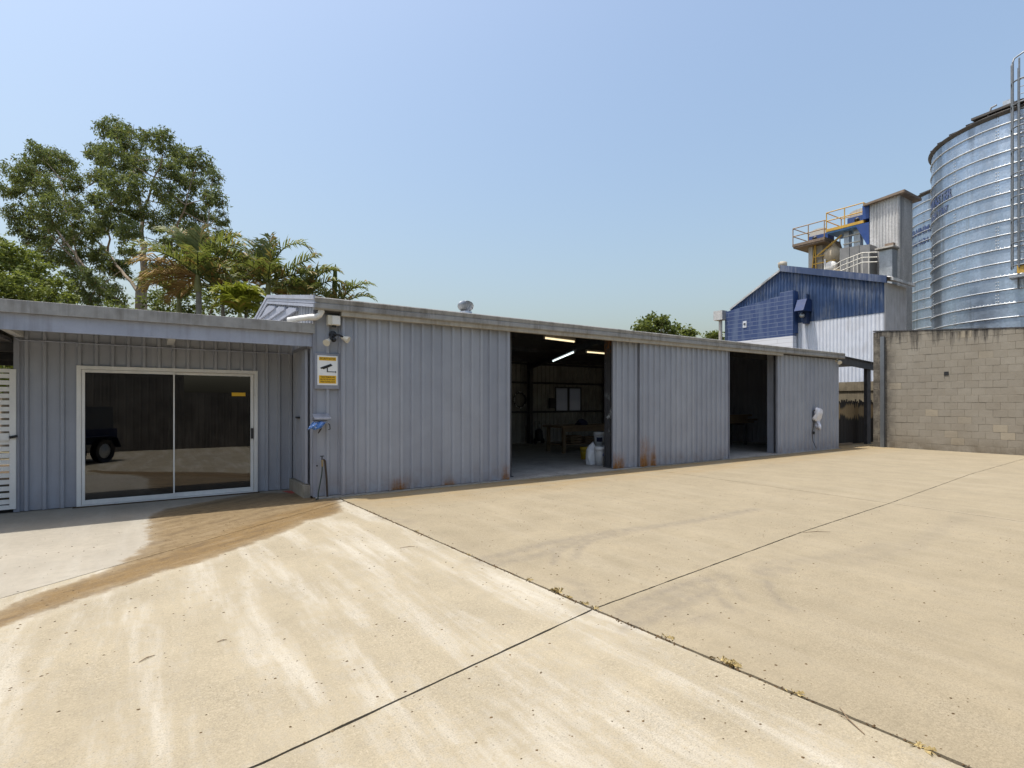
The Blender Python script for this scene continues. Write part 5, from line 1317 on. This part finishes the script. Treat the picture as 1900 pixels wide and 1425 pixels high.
bushy('dark_shrub', 20, 540, [(500,570,24),(540,575,24),(575,580,22),(470,560,22),(520,590,26),(600,590,20)], M['farleaf'], 'dark leafy shrub growing under the palms behind the shed gable', .16, .07, 24, 26, clr=.22, seed=9)
FG = 'far trees over the shed roof'
bushy('round_tree', 58, 1215, [(1208,600,20),(1230,597,16),(1190,608,14),(1228,612,18),(1248,610,14),(1205,618,18),(1255,618,12)], M['farleaf'], 'largest round leafy tree seen over the shed roof', .35, .2, 60, 26, FG, .45, 5, .25, 1)
bushy('round_tree', 60, 1278, [(1277,616,10),(1284,619,8),(1271,621,9)], M['farleaf'], 'small round tree over the roof, middle of the three', .35, .2, 110, 26, FG, .4, 6, .2, .4)
bushy('round_tree', 62, 1318, [(1316,623,8),(1325,622,9),(1332,624,9)], M['farleaf'], 'low tree beside the rainwater head of the blue warehouse', .35, .2, 110, 26, FG, .4, 7, .2, .4)
bushy('passage_tree', 17, -40, [(-60,660,60),(10,650,40),(-20,700,50),(20,690,30),(-80,720,60)], M['bushleaf'], 'green tree glimpsed behind the slatted gate', .13, .07, 20, 24, clr=.2, seed=12)

def frond(wood, mb, o, az, el, ln, droop, rr, leafl, npair=34, twist=0.0, lift=.0, wmul=1.0):
    """arching frond: rachis from o, heading az, starting elevation el, bending down by droop radians"""
    pts = []; p = Vector(o); n = 16; e = el
    dirs = []
    for i in range(n+1):
        d = Vector((math.cos(az)*math.cos(e), math.sin(az)*math.cos(e), math.sin(e))); pts.append(p.copy()); dirs.append(d)
        p = p+d*(ln/n); e -= droop/n*2.3*(i/n)**1.3
    wood.tube(pts, [.03*(1-.85*i/n)+.004 for i in range(n+1)], 5, False)
    side = Vector((-math.sin(az), math.cos(az), 0))
    for k in range(npair):
        t = .14+.86*k/(npair-1)
        for s_ in (-1, 1):
            tj = min(1, max(.1, t+rr.uniform(-.012, .012))); f = tj*n; i = min(int(f), n-1); q = pts[i].lerp(pts[i+1], f-i); d = dirs[i]
            up = side.cross(d).normalized()*-1
            if up.z < 0: up = -up
            l = leafl*(math.sin(math.pi*min(1, tj*.80+.14))**.6)*rr.uniform(.8, 1.15)
            h = (side*s_*rr.uniform(.6, .95)+d*(.45+.5*tj+rr.uniform(-.12,.12))+up*(.34+lift+rr.uniform(-.22,.25))).normalized()
            w_ = .037*wmul*rr.uniform(.75, 1.25); wv = d*w_
            a = q; b = q+h*l*.5; c_ = b+(h*.8+Vector((0,0,-.5*rr.uniform(.4,1.8)))).normalized()*l*.5
            mb.add([a-wv*.45, a+wv*.45, b+wv*.9, b-wv*.9, c_], [(0,1,2,3),(3,2,4)])
def palm(name, px, py, Z0, fr, label, mat, trunk_r=.09, leafl=.5, seed=1, spear=None, npair=34, cs=.6, wmul=1.0):
    rr = random.Random(seed); base = at_d(px, 748, Z0); base.z = -.1; top = at_d(px, py, Z0)
    t = thing(name, base, label, 'palm', 'palms behind the buildings')
    tr = MB(); n = 14; pts = [base.lerp(top-Vector((0,0,cs)), i/n)+Vector((.03*math.sin(i*.6),0,0)) for i in range(n+1)]
    tr.tube(pts, [trunk_r*(1.15-.3*i/n)*(1.05 if i % 2 else .97) for i in range(n+1)], 10, False); tr.build('trunk', M['palmbark'], t)
    MB().tube([top-Vector((0,0,cs)), top-Vector((0,0,cs*.8)), top-Vector((0,0,cs*.3)), top+Vector((0,0,.1))], [trunk_r*.9, trunk_r*1.25, trunk_r*.95, trunk_r*.4], 10).build('crownshaft', M['crownshaft'], t)
    camr = math.atan2(-CZ, CX)     # world azimuth of the picture's right-hand side
    for (ax, el, ln, dr, dead) in fr:
        wood = MB(); lf = MB()
        frond(wood, lf, top+Vector((0,0,-.05)), camr+math.radians(ax), math.radians(el), ln, math.radians(dr), rr, leafl*(.9 if dead else 1), npair, wmul=wmul)
        lf.v += wood.v; b = len(lf.v)-len(wood.v); lf.f += [tuple(i+b for i in f) for f in wood.f]; lf.sm += wood.sm
        lf.build('frond', M['palmdead'] if dead else mat, t)
    if spear:
        MB().tube([top, top+Vector((0,0,spear*.5)), top+Vector((.02,0,spear*.85)), top+Vector((.03,0,spear))], [.05,.10,.07,.008], 8).build('spear_leaf', M['palmgold' if mat is M['palmgold'] else 'farleaf'], t)
# fronds: azimuth from picture-right (deg), start elevation, length, bend, dry?
def ring(n, el, ln, dr, seed, dead=0):
    r_ = random.Random(seed); return [(k*360/n+r_.uniform(-15,15), el+r_.uniform(-12,12), ln*r_.uniform(.85,1.1), dr+r_.uniform(-15,20), r_.random() < dead) for k in range(n)]
palm('palm', 367, 508, 17.5, [(172,66,2.2,80,0),(186,42,2.3,75,0),(160,74,1.9,60,0),(92,86,1.6,10,0),(70,84,1.5,18,0),(110,82,1.4,20,0),(12,66,1.9,70,0),(-8,48,2.0,80,0),(20,40,1.8,70,0),(178,12,1.9,55,1),(190,-8,1.7,40,1),(200,22,1.9,60,1),(215,0,1.5,45,1),(-5,-5,1.7,50,0),(240,30,1.7,70,0),(300,30,1.7,70,0),(120,30,1.6,70,0),(180,-35,1.3,30,1),(15,-30,1.3,30,0),(330,12,1.6,50,0)], 'tallest palm with drooping dry fronds in front of the gum tree', M['palmleaf'], .10, .72, 2, None, 34)
palm('palm', 497, 522, 19, [(165,60,2.0,75,0),(158,72,1.9,55,0),(150,80,1.6,25,0),(90,86,1.7,8,0),(60,84,1.5,15,0),(15,76,2.5,175,0),(5,34,2.0,15,0),(0,20,1.7,40,0),(185,35,1.6,65,0),(200,10,1.3,50,0),(300,40,1.3,80,0),(240,40,1.3,80,0),(190,-20,1.2,50,1),(-20,-15,1.3,50,0)], 'palm with one frond hooked over to the right', M['palmleaf'], .08, .68, 3, None, 30)
palm('palm', 566, 552, 19.5, [(10,66,1.8,110,0),(165,60,1.5,85,0),(100,82,1.2,20,0),(0,45,1.6,95,0),(185,30,1.3,70,0),(250,35,1.2,80,0),(300,30,1.2,80,0),(20,78,1.7,120,0),(180,-10,1.1,40,0),(50,72,1.5,80,0)], 'low palm with bushy fronds just above the shed gable', M['palmleaf'], .07, .62, 5, None, 28)
palm('palm', 621, 572, 20, [(170,64,1.9,105,0),(160,55,1.6,95,0),(8,60,1.5,100,0),(15,38,1.6,85,0),(175,40,1.4,90,1),(-10,52,1.9,95,0),(250,40,1.2,80,0),(100,60,1.0,60,0),(-15,75,1.2,80,0)], 'palm with a single upright spear leaf over the shed roof', M['palmleaf'], .07, .58, 6, 1.65, 22)
palm('golden_palm', 445, 578, 16, ring(9, 72, 1.05, 120, 4)+ring(6, 50, .85, 100, 5)+[(90,86,.9,20,0),(10,76,1.0,130,0),(185,74,1.1,130,0)], 'short golden green palm above the office gutter', M['palmgold'], .06, .46, 7, None, 30, .3)
palm('palm', 412, 535, 19.5, ring(11, 45, 1.7, 80, 6, .25), 'middle palm with spreading fronds left of the hooked one', M['palmleaf'], .07, .66, 9, None, 28)
palm('palm', 455, 522, 21, ring(10, 48, 1.7, 85, 9, .35), 'palm with yellowing fronds between the two tall palms', M['palmleaf'], .07, .66, 10, None, 28)
palm('palm', 332, 552, 19, ring(10, 42, 1.6, 75, 12, .3), 'low palm left of the tallest palm, behind the gutter', M['palmleaf'], .07, .62, 11, None, 26)
palm('palm', 532, 558, 21, ring(10, 48, 1.5, 85, 14, .25), 'low palm right of the golden one, behind the shed gable', M['palmleaf'], .07, .6, 13, None, 26)

# ------------------------------------------------------------------ what the glass door reflects: fence, neighbour shed and trailer behind the viewpoint
bf = thing('boundary_fence', (10, -.75, 0), 'dark fence behind the viewpoint, mirrored in the glass door', 'fence')
FD = paint('dark_fence_paint', (.12,.108,.09), .8, .45, (.02,.018,.015), .6, 1.2)
MB().ribs((1.0, -.75), (24, -.75), 0, 1.9, (0,1), .2, .006, .07, .035).build('fence_sheet', FD, bf)
MB().ribs((-12, -.75), (1.0, -.75), 0, 3.6, (0,1), .2, .006, .07, .035).build('shed_sheet', FD, bf)
tb_ = thing('box_trailer', (-1.15, 3.3, 0), 'dark blue box trailer with guarded wheels, mirrored in the glass door', 'trailer')
u = Vector((-.63, .776, 0)).normalized(); nrm = Vector((u.y, -u.x, 0)); L0 = Vector((-.56, 2.42, 0))
if nrm.x > 0: left = -nrm
else: left = nrm
o = L0+left*.18
def tbx(a0, a1, d0, d1, z0, z1, nm, mat):
    c = o+u*(a0+a1)/2+left*(d0+d1)/2+Vector((0,0,(z0+z1)/2)); MB().obox(c, u*(a1-a0)/2, left*(d1-d0)/2, (0,0,(z1-z0)/2)).build(nm, mat, tb_)
TBM = paint('trailer_blue', (.012,.02,.05), .4, .1)
tbx(0, 2.5, 0, 1.4, .48, .54, 'tray', TBM); tbx(0, 2.5, 0, .03, .545, .86, 'side_panel', TBM); tbx(0, 2.5, 1.37, 1.4, .545, .86, 'side_panel', TBM); tbx(0, .03, .035, 1.365, .545, .86, 'tailgate', TBM)
tbx(0.1, 2.4, 0.02, .05, .865, 1.45, 'ply_side', paint('ply_grey', (.10,.10,.095), .8, .15)); tbx(2.47, 2.5, .035, 1.365, .545, .86, 'front_panel', TBM)
for a in (.55, 1.4):
    for dd in (-.16, 1.42):
        c = o+u*a+left*(dd+.07)+Vector((0,0,.30)); wv = MB(); n = 24
        R0 = [c+(u*math.cos(2*math.pi*k/n)+Vector((0,0,1))*math.sin(2*math.pi*k/n))*.30 for k in range(n)]
        R1 = [c+(u*math.cos(2*math.pi*k/n)+Vector((0,0,1))*math.sin(2*math.pi*k/n))*.19 for k in range(n)]
        hw = left*.08; vs = [p-hw for p in R0]+[p+hw for p in R0]+[p-hw*.9 for p in R1]+[p+hw*.9 for p in R1]; fs = []
        for k in range(n):
            k2 = (k+1) % n; fs += [(k,k2,n+k2,n+k),(k,k2,2*n+k2,2*n+k),(n+k,n+k2,3*n+k2,3*n+k)]
        wv.add(vs, fs, True); wo2 = wv.build('wheel', M['black'], tb_)
        MB().add([p-hw*.6 for p in R1]+[c-hw*.95], [(k,(k+1) % n, n) for k in range(n)]).add([p+hw*.6 for p in R1]+[c+hw*.95], [(k,(k+1) % n, n) for k in range(n)]).build('rim', M['galv_plain'], wo2)
for dd in (-.2, 1.405):
    pts = [(.08,.36),(.2,.62),(.35,.68),(1.6,.68),(1.75,.62),(1.87,.36)]
    P = [o+u*a+left*dd+Vector((0,0,z)) for a, z in pts]; mb = MB()
    for a, b in zip(P[:-1], P[1:]): mb.add([a, b, b+left*.195, a+left*.195], [(0,1,2,3)])
    mb.build('mudguard', TBM, tb_)
MB().tube([o+u*2.5+left*.3+Vector((0,0,.5)), o+u*3.6+left*.7+Vector((0,0,.45)), o+u*2.5+left*1.1+Vector((0,0,.5))], .04, 8).build('drawbar', TBM, tb_)
